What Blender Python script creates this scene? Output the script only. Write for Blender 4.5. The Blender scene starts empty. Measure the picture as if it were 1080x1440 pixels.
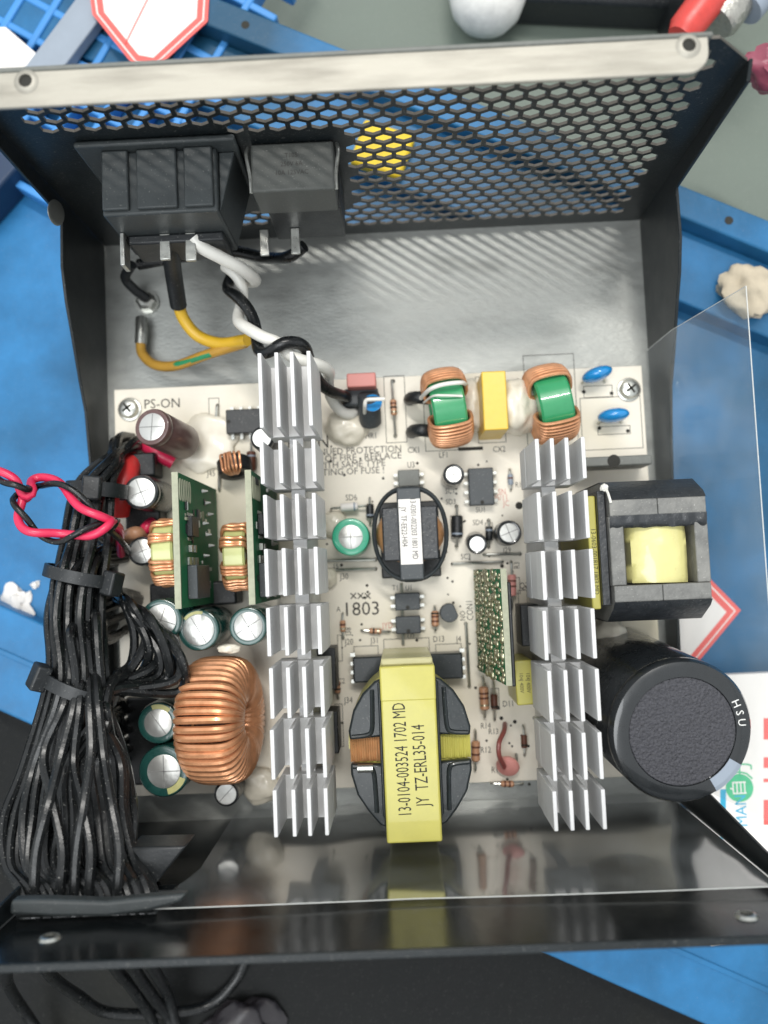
import bpy, bmesh, math, random
from mathutils import Vector, Matrix, noise
random.seed(7)
S = 0.001                                   # everything below is measured in millimetres
sc = bpy.context.scene
col = sc.collection
V = Vector
R = math.radians

# ------------------------------------------------------------------ camera
CAM = V((3.6189, -15.0236, 241.9303)); FPX = 1257.43
CROT = Matrix.Rotation(-0.0432, 3, 'Z') @ Matrix.Rotation(0.0167, 3, 'Y') @ Matrix.Rotation(0.0662, 3, 'X')
cd = bpy.data.cameras.new('camera'); cam = bpy.data.objects.new('camera', cd); col.objects.link(cam)
cam.matrix_world = Matrix.Translation(CAM * S) @ CROT.to_4x4()
cd.sensor_fit = 'VERTICAL'; cd.sensor_height = 36; cd.lens = FPX / 1440 * 36
cd.clip_start = 0.005; cd.clip_end = 20
cd.dof.use_dof = True; cd.dof.focus_distance = 0.198; cd.dof.aperture_fstop = 11
sc.camera = cam
def U(u, v, z):
    "photo pixel + height above the case floor (mm) -> point (mm)"
    d = CROT @ V(((u - 540) / FPX, (720 - v) / FPX, -1))
    return CAM + d * ((z - CAM.z) / d.z)

# ------------------------------------------------------------------ light: ceiling tube of a workshop, added soft fill, pale room all around
w = bpy.data.worlds.new('World'); sc.world = w; w.use_nodes = True
w.node_tree.nodes['Background'].inputs[0].default_value = (0.93, 0.97, 1.0, 1)
w.node_tree.nodes['Background'].inputs[1].default_value = 0.80
def area(name, loc, target, sx, sy, power, colr, roll=0):
    l = bpy.data.lights.new(name, 'AREA'); l.shape = 'RECTANGLE'; l.size = sx; l.size_y = sy; l.energy = power; l.color = colr
    o = bpy.data.objects.new(name, l); col.objects.link(o)
    q = (V(target) - V(loc)).to_track_quat('-Z', 'Y')
    o.matrix_world = Matrix.Translation(V(loc)) @ q.to_matrix().to_4x4() @ Matrix.Rotation(roll, 4, 'Z')
    return o
area('ceiling_tube_light', (0.05, 0.62, 1.45), (0, 0, 0), 0.66, 0.06, 10.5, (1.0, 0.97, 0.92), R(-28))
area('soft_fill_light', (-0.35, -0.35, 1.5), (0, 0, 0), 0.9, 0.7, 9.5, (0.95, 0.98, 1.0), 0)  # added soft fill from above, not a ceiling lamp of the room
sc.view_settings.view_transform = 'Standard'; sc.view_settings.look = 'None'; sc.view_settings.exposure = 0.36; sc.view_settings.gamma = 1

# ------------------------------------------------------------------ materials
MATS = {}
def lin(h):
    h = h.lstrip('#'); c = [int(h[i:i + 2], 16) / 255 for i in (0, 2, 4)]
    return [x / 12.92 if x < .04045 else ((x + .055) / 1.055) ** 2.4 for x in c]
def mat(name, colr, rough=.5, metal=0., var=.12, scale=350, bump=0., bscale=None, rvar=.12, col2=None, c2=(.55, .7), stretch=None, coat=0., trans=0., alpha=None, spec=.5, dust=0.):
    if name in MATS: return MATS[name]
    m = bpy.data.materials.new(name); m.use_nodes = True
    nt = m.node_tree; N = nt.nodes; L = nt.links; b = N['Principled BSDF']
    c = lin(colr) if isinstance(colr, str) else colr
    tc = N.new('ShaderNodeTexCoord'); src = tc.outputs['Object']
    if stretch:
        mp = N.new('ShaderNodeMapping'); mp.inputs['Scale'].default_value = stretch; L.new(src, mp.inputs[0]); src = mp.outputs[0]
    n = N.new('ShaderNodeTexNoise'); n.inputs['Scale'].default_value = scale; n.inputs['Detail'].default_value = 6; n.inputs['Roughness'].default_value = .65
    L.new(src, n.inputs['Vector'])
    r = N.new('ShaderNodeValToRGB'); e = r.color_ramp.elements
    e[0].position = .3; e[1].position = .72
    e[0].color = [x * (1 - var) for x in c] + [1]; e[1].color = [min(1, x * (1 + var)) for x in c] + [1]
    L.new(n.outputs['Fac'], r.inputs[0]); out = r.outputs[0]
    if col2:
        d = lin(col2) if isinstance(col2, str) else col2
        n2 = N.new('ShaderNodeTexNoise'); n2.inputs['Scale'].default_value = scale * .22; n2.inputs['Detail'].default_value = 5; L.new(src, n2.inputs['Vector'])
        r2 = N.new('ShaderNodeValToRGB'); r2.color_ramp.elements[0].position = c2[0]; r2.color_ramp.elements[1].position = c2[1]; L.new(n2.outputs['Fac'], r2.inputs[0])
        mx = N.new('ShaderNodeMix'); mx.data_type = 'RGBA'; L.new(r2.outputs[0], mx.inputs[0]); L.new(out, mx.inputs[6]); mx.inputs[7].default_value = list(d) + [1]; out = mx.outputs[2]
    if dust:
        n4 = N.new('ShaderNodeTexNoise'); n4.inputs['Scale'].default_value = 2600; n4.inputs['Detail'].default_value = 2; L.new(tc.outputs['Object'], n4.inputs['Vector'])
        r4 = N.new('ShaderNodeValToRGB'); r4.color_ramp.elements[0].position = .66; r4.color_ramp.elements[1].position = .74; r4.color_ramp.elements[1].color = (dust, dust, dust, 1)
        L.new(n4.outputs['Fac'], r4.inputs[0])
        mx = N.new('ShaderNodeMix'); mx.data_type = 'RGBA'; L.new(r4.outputs[0], mx.inputs[0]); L.new(out, mx.inputs[6]); mx.inputs[7].default_value = (.5, .49, .45, 1); out = mx.outputs[2]
    L.new(out, b.inputs['Base Color'])
    mr = N.new('ShaderNodeMapRange'); mr.inputs['To Min'].default_value = max(.03, rough - rvar); mr.inputs['To Max'].default_value = min(1, rough + rvar)
    L.new(n.outputs['Fac'], mr.inputs[0]); L.new(mr.outputs[0], b.inputs['Roughness'])
    b.inputs['Metallic'].default_value = metal; b.inputs['Specular IOR Level'].default_value = spec
    b.inputs['Coat Weight'].default_value = coat; b.inputs['Transmission Weight'].default_value = trans
    if alpha is not None: b.inputs['Alpha'].default_value = alpha
    if bump:
        n3 = N.new('ShaderNodeTexNoise'); n3.inputs['Scale'].default_value = bscale or scale; n3.inputs['Detail'].default_value = 4; L.new(src, n3.inputs['Vector'])
        bp = N.new('ShaderNodeBump'); bp.inputs['Strength'].default_value = bump; bp.inputs['Distance'].default_value = .0006
        L.new(n3.outputs['Fac'], bp.inputs['Height']); L.new(bp.outputs[0], b.inputs['Normal'])
    MATS[name] = m; return m
mat('steel', '#a0a29e', .42, .62, .1, 150, .12, 700, col2='#878985', stretch=(1, 2.5, 1), dust=.15, rvar=.16)
mat('flange_steel', '#a6a297', .5, .45, .05, 120, .12, 1500, stretch=(2, 12, 1), col2='#868278', c2=(.42, .75), dust=.2)
mat('black_paint', '#1a1f21', .38, 0, .25, 150, .12, 2500, dust=.2, spec=.28)
mat('hole_edge', '#57534d', .5, .3)
mat('tray_blue', '#2a70a2', .42, 0, .2, 70, .15, 260, col2='#1a4762', c2=(.44, .68), dust=.12, spec=.3)
mat('black_gloss', '#121516', .2, 0, .3, 200, .03, 900, rvar=.08, spec=.5, dust=.12)
mat('switch_plastic', '#50524f', .5, 0, .12, 300, .08, 1200, dust=.25, spec=.3)
mat('lattice_blue', '#3d86c8', .45, 0, .1, 40)
mat('bench_green', '#667066', .55, 0, .08, 30, .1, 800, dust=.5)
mat('black_mat', '#0f1111', .6, 0, .4, 60, .4, 250, dust=.12, col2='#1c1c14', spec=.2)
mat('board', '#e3dccd', .46, 0, .05, 90, .06, 900, col2='#cec4a6', c2=(.5, .8), dust=.4)
mat('board_edge', '#a69c7c', .7)
mat('ink', '#35332f', .7, 0, .1)
mat('red_ink', '#c98d80', .7, 0, .1)
mat('black_ink', '#1d1c14', .7, 0, .05)
mat('white_ink', '#d8d8d4', .6, 0, .05)
mat('copper', '#d69a70', .32, .5, .16, 500, col2='#b87c52', c2=(.55, .75), coat=.3)
mat('copper_pale', '#d09a6a', .32, .5, .14, 500, coat=.4)
mat('green_core', '#2f8f5c', .3, 0, .08, 200, coat=.6, bump=.08)
mat('lime_core', '#c9cd8a', .35, 0, .08, 200, coat=.3)
mat('yellow_tape', '#b2ab52', .4, 0, .07, 160, .22, 110, coat=.25, col2='#a8a150')
mat('pale_tape', '#cfc887', .3, 0, .06, 200, .35, 260, coat=.5)
mat('clear_tape', '#d6d0a0', .35, 0, .06, 300, alpha=.55)
mat('yellow_box', '#d6b345', .35, 0, .05, 200, .05, 600)
mat('red_box', '#c07a72', .45, 0, .06, 200)
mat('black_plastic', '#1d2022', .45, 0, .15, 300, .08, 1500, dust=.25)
mat('grey_plastic', '#6b6d68', .5, 0, .12, 400, .08, 1500, dust=.3)
mat('socket_plastic', '#34393a', .5, 0, .15, 200, .06, 1200, dust=.2)
mat('chip', '#3c4144', .5, 0, .1, 500, .1, 3000, dust=.25)
mat('ferrite', '#6a6a67', .55, 0, .22, 500, .35, 1200, dust=.45, col2='#85847f', c2=(.45, .68))
mat('ferrite_dark', '#2a2d30', .4, 0, .3, 400, .3, 900, dust=.3)
mat('bobbin', '#22282a', .34, 0, .2, 300, .1, 700, coat=.12, spec=.35, dust=.2)
mat('aluminium', '#cccccb', .5, .2, .09, 140, .12, 1400, stretch=(1, .35, 5), rvar=.1, dust=.12)
mat('fin_tip', '#e9eaea', .42, .3, .03, 300)
mat('solder', '#b9bab4', .3, .9, .15, 600)
mat('brass', '#b9b39b', .3, .9, .1, 600)
mat('cap_top', '#cfcfcb', .36, .75, .06, 200, .1, 900, rvar=.08)
mat('cap_groove', '#8c8c8a', .5, .4)
mat('sleeve_green', '#1f4a45', .28, 0, .12, 300, coat=.5)
mat('sleeve_bright', '#2d9a78', .3, 0, .08, 300, coat=.4)
mat('sleeve_black', '#1d2022', .28, 0, .1, 300, coat=.5)
mat('sleeve_brown', '#5b4340', .35, 0, .12, 300, coat=.3, dust=.2)
mat('sleeve_mark', '#b9b67a', .5)
mat('rubber_top', '#3b3b40', .6, 0, .55, 2300, 1.0, 1500)
mat('glue', '#dcd5c4', .34, 0, .05, 200, .1, 250, coat=.2)
mat('wire_black', '#141617', .3, 0, .3, 300, .12, 700, dust=.4, rvar=.16, spec=.45)
mat('wire_red', '#cf2a50', .32, 0, .08, 300)
mat('wire_white', '#dcdad2', .35, 0, .05, 300)
mat('wire_yellow', '#d9ae2f', .35, 0, .06, 300)
mat('wire_ochre', '#b88d3a', .38, 0, .08, 300)
mat('wire_green', '#2f8c5e', .38)
mat('shrink_red', '#d33a3a', .4, 0, .08, 300)
mat('blue_disc', '#1583c4', .2, 0, .06, 300, coat=.8)
mat('board_green', '#1c6a44', .55, 0, .2, 300, .1, 900, spec=.25, col2='#145036')
mat('solder_warm', '#aeab90', .28, .8, .3, 900)
mat('board_rim', '#9a9c86', .65, 0, .15, 900)
mat('resistor', '#b98a6a', .4, 0, .08, 300)
mat('band_brown', '#5d3524', .5)
mat('thermistor_pink', '#d9948c', .4, 0, .06, 300)
mat('wire_brown', '#8a4a44', .4)
mat('paper', '#dfdbd6', .6, 0, .03, 60)
mat('paper_red', '#dc5a54', .5, 0, .05, 60)
mat('paper_green', '#3fae7c', .5)
mat('paper_teal', '#2b9ec0', .5)
mat('cotton', '#b9ad97', .8, 0, .12, 120, .6, 300, col2='#8d8274', c2=(.55, .75))
mat('grey_bar', '#8a94a0', .5, 0, .1, 60)
mat('tool_red', '#c8433c', .35)
mat('tool_steel', '#b4b2aa', .35, .8, .2, 900, .6, 900)
mat('pink', '#8a4555', .4)
mat('bottle', '#e8e6e0', .5)
mat('yellow_foam', '#e0c02a', .6)
# clear film: thin sheet, see-through with a mirror skin
m = bpy.data.materials.new('clear_film'); m.use_nodes = True; nt = m.node_tree; nt.nodes.clear()
o_ = nt.nodes.new('ShaderNodeOutputMaterial'); mx_ = nt.nodes.new('ShaderNodeMixShader'); tr_ = nt.nodes.new('ShaderNodeBsdfTransparent'); gl_ = nt.nodes.new('ShaderNodeBsdfGlossy')
tr_.inputs[0].default_value = (.93, .94, .94, 1); gl_.inputs['Roughness'].default_value = .11
fr_ = nt.nodes.new('ShaderNodeFresnel'); fr_.inputs[0].default_value = 1.5
nz_ = nt.nodes.new('ShaderNodeTexNoise'); nz_.inputs['Scale'].default_value = 28; nz_.inputs['Detail'].default_value = 1
bp_ = nt.nodes.new('ShaderNodeBump'); bp_.inputs['Strength'].default_value = .35; bp_.inputs['Distance'].default_value = .004; nt.links.new(nz_.outputs[0], bp_.inputs['Height']); nt.links.new(bp_.outputs[0], gl_.inputs['Normal'])
tc_ = nt.nodes.new('ShaderNodeTexCoord'); nt.links.new(tc_.outputs['Object'], nz_.inputs['Vector'])
ml_ = nt.nodes.new('ShaderNodeMath'); ml_.operation = 'MULTIPLY'; ml_.inputs[1].default_value = .5; nt.links.new(fr_.outputs[0], ml_.inputs[0]); nt.links.new(ml_.outputs[0], mx_.inputs[0])
nt.links.new(tr_.outputs[0], mx_.inputs[1]); nt.links.new(gl_.outputs[0], mx_.inputs[2])
df_ = nt.nodes.new('ShaderNodeBsdfDiffuse'); df_.inputs[0].default_value = (.78, .84, .86, 1); m2_ = nt.nodes.new('ShaderNodeMixShader')
n2_ = nt.nodes.new('ShaderNodeTexNoise'); n2_.inputs['Scale'].default_value = 60; n2_.inputs['Detail'].default_value = 6; nt.links.new(tc_.outputs['Object'], n2_.inputs['Vector'])
r2_ = nt.nodes.new('ShaderNodeMapRange'); r2_.inputs['From Min'].default_value = .35; r2_.inputs['From Max'].default_value = .75; r2_.inputs['To Min'].default_value = .02; r2_.inputs['To Max'].default_value = .1
nt.links.new(n2_.outputs['Fac'], r2_.inputs[0]); nt.links.new(r2_.outputs[0], m2_.inputs[0]); nt.links.new(mx_.outputs[0], m2_.inputs[1]); nt.links.new(df_.outputs[0], m2_.inputs[2]); nt.links.new(m2_.outputs[0], o_.inputs[0])
MATS['clear_film'] = m
mh = m.copy(); mh.name = 'room_sheen_film'; MATS['room_sheen_film'] = mh  # same film; the room's reflection is put in as extra diffuse haze
for n_ in mh.node_tree.nodes:
    if n_.bl_idname == 'ShaderNodeMath': n_.inputs[1].default_value = .36
    if n_.bl_idname == 'ShaderNodeBsdfTransparent': n_.inputs[0].default_value = (.97, .98, .98, 1)
    if n_.bl_idname == 'ShaderNodeMapRange': n_.inputs['To Min'].default_value = .08; n_.inputs['To Max'].default_value = .2
mat('bag_grey', '#2b282b', .4, 0, .2, 60)
mat('dirt', '#3d3a2a', .8, 0, .4, 120, .6, 300)
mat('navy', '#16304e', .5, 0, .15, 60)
mat('film_edge', '#c9cbc8', .3, 0, .03)

# ------------------------------------------------------------------ mesh helpers
ORG = {}
def thing(name, label, cat, base, group=None):
    o = bpy.data.objects.new(name, None); col.objects.link(o); o.empty_display_size = .005
    b = V(base); o.location = b * S; ORG[o.name] = b
    tag(o, label, cat, group); return o
def tag(o, label, cat, group=None):
    o['label'] = label; o['category'] = cat
    if group: o['group'] = group
    return o
class MB:
    def __init__(s): s.v = []; s.f = []
    def add(s, vs, fs, M=None):
        k = len(s.v); s.v += [M @ V(p) if M else V(p) for p in vs]; s.f += [tuple(i + k for i in f) for f in fs]; return s
    def bx(s, x0, x1, y0, y1, z0, z1, M=None):
        return s.add([(x0, y0, z0), (x1, y0, z0), (x1, y1, z0), (x0, y1, z0), (x0, y0, z1), (x1, y0, z1), (x1, y1, z1), (x0, y1, z1)],
                     [(0, 3, 2, 1), (4, 5, 6, 7), (0, 1, 5, 4), (1, 2, 6, 5), (2, 3, 7, 6), (3, 0, 4, 7)], M)
    def box(s, c, d, rz=0, M=None):
        T = Matrix.Translation(V(c)) @ (M if M else Matrix.Rotation(rz, 4, 'Z'))
        return s.bx(-d[0] / 2, d[0] / 2, -d[1] / 2, d[1] / 2, -d[2] / 2, d[2] / 2, T)
    def prism(s, poly, z0, z1, M=None):
        n = len(poly)
        return s.add([(x, y, z0) for x, y in poly] + [(x, y, z1) for x, y in poly],
                     [tuple(range(n - 1, -1, -1)), tuple(range(n, 2 * n))] + [(i, (i + 1) % n, n + (i + 1) % n, n + i) for i in range(n)], M)
    def lathe(s, prof, p0=(0, 0, 0), axis=(0, 0, 1), n=28, cap=True):
        ax = V(axis).normalized(); M = Matrix.Translation(V(p0)) @ ax.to_track_quat('Z', 'Y').to_matrix().to_4x4()
        vs = []; fs = []
        for r, h in prof:
            for k in range(n):
                a = 2 * math.pi * k / n; vs.append((r * math.cos(a), r * math.sin(a), h))
        for j in range(len(prof) - 1):
            for k in range(n):
                a, b = j * n + k, j * n + (k + 1) % n; fs.append((a, b, b + n, a + n))
        if cap: fs.append(tuple(range(n - 1, -1, -1))); fs.append(tuple(range((len(prof) - 1) * n, len(prof) * n)))
        return s.add(vs, fs, M)
    def cyl(s, p0, p1, r, n=16, r1=None):
        d = V(p1) - V(p0); return s.lathe([(r, 0), (r if r1 is None else r1, d.length)], p0, d, n)
    def tube(s, pts, r, n=8, closed=False, flat=1.0):
        pts = [V(p) for p in pts]; m = len(pts); T = []
        for i in range(m):
            a = pts[(i - 1) % m] if closed or i else pts[0]; b = pts[(i + 1) % m] if closed or i < m - 1 else pts[-1]
            T.append((b - a).normalized())
        ref = V((0, 0, 1)) if abs(T[0].z) < .9 else V((1, 0, 0))
        nn = (ref - T[0] * ref.dot(T[0])).normalized(); vs = []; fs = []
        for i in range(m):
            if i: nn = (nn - T[i] * nn.dot(T[i])).normalized()
            bb = T[i].cross(nn); rr = r[i] if isinstance(r, (list, tuple)) else r
            for k in range(n):
                a = 2 * math.pi * k / n; vs.append(pts[i] + nn * (math.cos(a) * rr * flat) + bb * (math.sin(a) * rr))
        for i in range(m if closed else m - 1):
            for k in range(n):
                a, b = i * n + k, i * n + (k + 1) % n; c, d = ((i + 1) % m) * n + (k + 1) % n, ((i + 1) % m) * n + k
                fs.append((a, b, c, d))
        if not closed: fs.append(tuple(range(n - 1, -1, -1))); fs.append(tuple(range((m - 1) * n, m * n)))
        return s.add(vs, fs)
    def ell(s, c, rad, M=None, nu=20, nv=12, seed=None, amp=0.):
        vs = [(0, 0, -1)]; fs = []
        for j in range(1, nv):
            t = -math.pi / 2 + math.pi * j / nv
            for k in range(nu):
                a = 2 * math.pi * k / nu; vs.append((math.cos(t) * math.cos(a), math.cos(t) * math.sin(a), math.sin(t)))
        vs.append((0, 0, 1)); L = len(vs) - 1
        for k in range(nu):
            fs.append((0, 1 + (k + 1) % nu, 1 + k)); fs.append((L, L - nu + k, L - nu + (k + 1) % nu))
        for j in range(nv - 2):
            for k in range(nu):
                a, b = 1 + j * nu + k, 1 + j * nu + (k + 1) % nu; fs.append((a, b, b + nu, a + nu))
        if seed is not None:
            vs = [V(p) * (1 + amp * noise.noise(V(p) * 1.3 + V((seed, seed * 2.1, 0))) + amp * .5 * noise.noise(V(p) * 3 + V((seed, 0, seed)))) for p in vs]
        T = Matrix.Translation(V(c)) @ (M if M else Matrix()) @ Matrix.Diagonal((rad[0], rad[1], rad[2], 1))
        return s.add(vs, fs, T)
    def build(s, name, mt, parent=None, smooth=True, bevel=0, seg=2, angle=38, org=None):
        root = parent
        while root is not None and root.parent: root = root.parent
        if root is not None: o0 = ORG[root.name]
        else: o0 = V(org) if org is not None else (sum(s.v, V()) / len(s.v))
        me = bpy.data.meshes.new(name); me.from_pydata([(p - o0) * S for p in s.v], [], s.f)
        bm = bmesh.new(); bm.from_mesh(me); bmesh.ops.recalc_face_normals(bm, faces=bm.faces); bm.to_mesh(me); bm.free()
        me.materials.append(MATS[mt])
        if smooth:
            me.polygons.foreach_set('use_smooth', [True] * len(me.polygons)); me.set_sharp_from_angle(angle=R(angle))
        o = bpy.data.objects.new(name, me); col.objects.link(o)
        if parent is None: o.location = o0 * S; ORG[o.name] = o0
        else: o.parent = parent
        if bevel:
            b = o.modifiers.new('bevel', 'BEVEL'); b.width = bevel * S; b.segments = seg; b.limit_method = 'ANGLE'; b.angle_limit = R(40); b.harden_normals = False
        return o
def struct(o): o['kind'] = 'structure'; return o
def spline(pts, k=8):
    pts = [V(p) for p in pts]; out = []
    P = [pts[0] * 2 - pts[1]] + pts + [pts[-1] * 2 - pts[-2]]
    for i in range(1, len(P) - 2):
        for j in range(k):
            t = j / k; a, b, c, d = P[i - 1:i + 3]
            out.append(.5 * ((2 * b) + (c - a) * t + (2 * a - 5 * b + 4 * c - d) * t * t + (3 * b - a - 3 * c + d) * t ** 3))
    out.append(pts[-1]); return out
def pxs(l): return [U(*p) for p in l]
def text(st, pos, size, mt, parent, rot=0, M=None, sx=.8, name='printed_text', align='CENTER', off=0.):
    cu = bpy.data.curves.new('t', 'FONT'); cu.body = st; cu.size = size; cu.align_x = align; cu.align_y = 'CENTER'; cu.resolution_u = 2; cu.offset = off
    ob = bpy.data.objects.new('t', cu); me = bpy.data.meshes.new_from_object(ob)
    bpy.data.objects.remove(ob); bpy.data.curves.remove(cu)
    T = Matrix.Translation(V(pos)) @ (M if M else Matrix.Rotation(rot, 4, 'Z')) @ Matrix.Diagonal((sx, 1, 1, 1))
    root = parent
    while root.parent: root = root.parent
    o0 = ORG[root.name]
    for vv in me.vertices: vv.co = (T @ vv.co - o0) * S
    me.name = name; me.materials.clear(); me.materials.append(MATS[mt])
    o = bpy.data.objects.new(name, me); col.objects.link(o); o.parent = parent; return o
ZB = 8.0                                    # top of the circuit board

# ------------------------------------------------------------------ setting: bench, tray
struct(MB().bx(-1500, 1500, -1200, 1800, -40, -26).build('bench', 'bench_green', org=(0, 0, -26)))
RZ = 5.0
h1, h2 = U(345, 35, RZ), U(1025, 310, RZ)
dd = (h2 - h1); dd.z = 0; dd.normalize(); nn_ = V((dd.y, -dd.x, 0))       # along the rim / towards the case
def tp(a, b): q = V((h1.x, h1.y, 0)) + dd * a + nn_ * b; return q
def off(p): return (V((p.x, p.y, 0)) - V((h1.x, h1.y, 0))).dot(nn_)
def strip(mb, a0, a1, b0, b1, z0, z1):
    q = [tp(a0, b0), tp(a0, b1), tp(a1, b1), tp(a1, b0)]
    return mb.prism([(p.x, p.y) for p in q], z0, z1)
bl = off(U(960, 425, -1.2)); bn = off(U(740, 1330, -1.2))
A0, A1 = -330, 260
bi = min(4, off(V((75.3, 80.3, 0))) - .4)      # the rim stops short of the case corner
tray = thing('tray', 'long blue plastic tray under the opened power supply', 'tray', tp(0, 60) + V((0, 0, -25.9)))
strip(MB(), A0, A1, -4.2, bi, -25.9, RZ).build('rim', 'tray_blue', tray, bevel=.6)
strip(MB(), A0, A1, bi, bl, -25.9, -1.3).build('ledge', 'tray_blue', tray, bevel=.6)
strip(MB(), A0, A1, bl, bn - 26, -25.9, -8).build('floor_panel', 'tray_blue', tray)
strip(MB(), A0, A1, bn - 26, bn, -25.9, -1.35).build('ledge', 'tray_blue', tray, bevel=.8)
strip(MB(), -60, A1, bn - 15.5, bn - 14, -1.4, -.9).build('ridge', 'tray_blue', tray, bevel=.3)
for a in (0, (h2 - h1).length):
    MB().lathe([(1.15, RZ - 1), (1.15, RZ + .06)], tp(a, 0), n=20).build('rim_hole', 'black_ink', tray)

# ------------------------------------------------------------------ power supply case
case = thing('power_supply_case', 'opened black steel power supply case with honeycomb vent and bare silver flange', 'case', (0, 0, -1.2))
MB().bx(-75, 75, -80, 80, -1.2, 0).build('floor_panel', 'steel', case)
prof = [(79, 0), (79, 85), (75.5, 85), (74.2, 31), (62, 31.3), (54, 29), (48, 26), (36, 20.5), (29, 16.8), (15, 14), (-10, 11), (-40, 9.4), (-64, 9.6), (-70, 20), (-74.0, 57), (-75.5, 86), (-78.6, 86), (-78.6, 0)]
for sx in (-1, 1):
    if sx > 0: prof[1], prof[2] = (79, 77.5), (75.5, 75.5)
    MB().add([(sx * 75, y, z) for y, z in prof] + [(sx * 74.2, y, z) for y, z in prof],
             [tuple(range(18)), tuple(range(35, 17, -1))] + [(i, (i + 1) % 18, 18 + (i + 1) % 18, 18 + i) for i in range(18)]).build('side_lip', 'black_paint', case, bevel=.15, seg=1)
# back wall: honeycomb of real holes
bm = bmesh.new(); P = 4.42; hr = 3.42 / math.sqrt(3); cr = P / math.sqrt(3)
def hexpt(cx, cz, r, k): a = math.pi / 6 + k * math.pi / 3; return (cx + r * math.cos(a), cz + r * math.sin(a))
vc = {}
def bv(x, z):
    k = (round(x, 3), round(z, 3))
    if k not in vc: vc[k] = bm.verts.new((x, 79, z))
    return vc[k]
def holed(x, z):
    if not (4.5 < z < 80.5 and -68 < x < 66.5): return False
    if x < -4.2 and x > -28.5 and 17 < z < 61: return False
    if x <= -28 and z < 64 and not (-40 < x and 7 < z < 20): return False
    if z < 8 and x < -5: return False
    return True
nr = int(86 / (P * .866)) + 3
for j in range(-1, nr):
    for i in range(-19, 20):
        cx = i * P + (P / 2 if j % 2 else 0); cz = j * P * .8660254
        o_ = [bv(*hexpt(cx, cz, cr, k)) for k in range(6)]
        if holed(cx, cz):
            n_ = [bm.verts.new((p[0], 79, p[1])) for p in (hexpt(cx, cz, hr, k) for k in range(6))]
            for k in range(6): bm.faces.new((o_[k], o_[(k + 1) % 6], n_[(k + 1) % 6], n_[k]))
        else: bm.faces.new(o_)
for co, no in (((74.1, 0, 0), (1, 0, 0)), ((-74.1, 0, 0), (-1, 0, 0)), ((0, 0, 85), (0, 0, 1)), ((0, 0, 0), (0, 0, -1)), ((74.1, 0, 77), (9, 0, 9.1))):
    bmesh.ops.bisect_plane(bm, geom=bm.verts[:] + bm.edges[:] + bm.faces[:], plane_co=co, plane_no=no, clear_outer=True)
bmesh.ops.recalc_face_normals(bm, faces=bm.faces)
for v_ in bm.verts: v_.co = (v_.co - V((0, 0, -1.2))) * S
me = bpy.data.meshes.new('vent_wall'); bm.to_mesh(me); bm.free()
me.materials.append(MATS['black_paint']); me.materials.append(MATS['hole_edge'])
vw = bpy.data.objects.new('vent_wall', me); col.objects.link(vw); vw.parent = case
so = vw.modifiers.new('thickness', 'SOLIDIFY'); so.thickness = .65 * S; so.offset = 0; so.material_offset_rim = 1
# flanges
def rr_poly(x0, x1, y0, y1, r, corners='tl tr bl br'):
    out = []
    for nme, cx, cy, a in (('bl', x0 + r, y0 + r, 180), ('br', x1 - r, y0 + r, 270), ('tr', x1 - r, y1 - r, 0), ('tl', x0 + r, y1 - r, 90)):
        if nme in corners: out += [(cx + r * math.cos(R(a + t)), cy + r * math.sin(R(a + t))) for t in range(0, 91, 15)]
        else: out.append(({'b': y0, 't': y1}[nme[0]] and ({'l': x0, 'r': x1}[nme[1]], {'b': y0, 't': y1}[nme[0]])))
    return out
fl = MB().prism(rr_poly(-74, 63.5, 71.9, 78.6, 4, 'br bl'), 85.1, 86).build('flange', 'flange_steel', case, bevel=.25)
MB().bx(-75, 64.5, 78.62, 79.6, 82, 86.1).build('flange_bend', 'grey_plastic', case, bevel=.4)
for u, v in ((37, 115), (968, 65)):
    p = U(u, v, 86); p.z = 86
    MB().lathe([(2.3, 0), (1.7, .45), (1.25, .5), (1.25, .05)], p, n=24, cap=False).build('screw_hole', 'flange_steel', fl)
    MB().lathe([(1.24, -.1), (1.24, .12)], p, n=20).build('hole_bore', 'black_ink', fl)
g0, g1, gz = -73.5, -46, 50                  # opening for the cables
fw = MB().bx(-74.1, g0, -79.6, -78.7, 0, 86).bx(g1, 74.1, -79.6, -78.7, 0, 86).bx(g0, g1, -79.6, -78.7, 0, gz).bx(g0, g1, -79.6, -78.7, 66, 86)
fw = fw.build('front_wall', 'black_gloss', case)
MB().bx(-75, 75, -80.1, -78.6, 86.02, 86.7).build('top_edge', 'black_paint', case, bevel=.25)
def onwall(u, v, y):
    d = CROT @ V(((u - 540) / FPX, (720 - v) / FPX, -1)); return CAM + d * ((y - CAM.y) / d.y)
for u, v in ((70, 1320), (1050, 1289)):
    p = onwall(u, v, -78.7)
    MB().lathe([(2.1, 0), (1.7, .5), (1.2, .6), (1.2, .05)], p, (0, 1, 0), 24, cap=False).build('screw_hole', 'solder', fw)
    MB().lathe([(1.2, -.1), (1.2, .12)], p, (0, 1, 0), 20).build('hole_bore', 'black_ink', fw)
for u, v in ((180, 577), (888, 547), (178, 1087)):
    p = U(u, v, 8); MB().lathe([(2.6, 0), (2.6, 6.35)], (p.x, p.y, 0), n=16).build('standoff', 'brass', case)
p = U(128, 295, 40)
MB().ell((-73.6, p.y + 1, 37), (.5, 3.0, 5.5), Matrix.Rotation(.4, 4, 'X')).build('bent_tab', 'steel', case)

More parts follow.
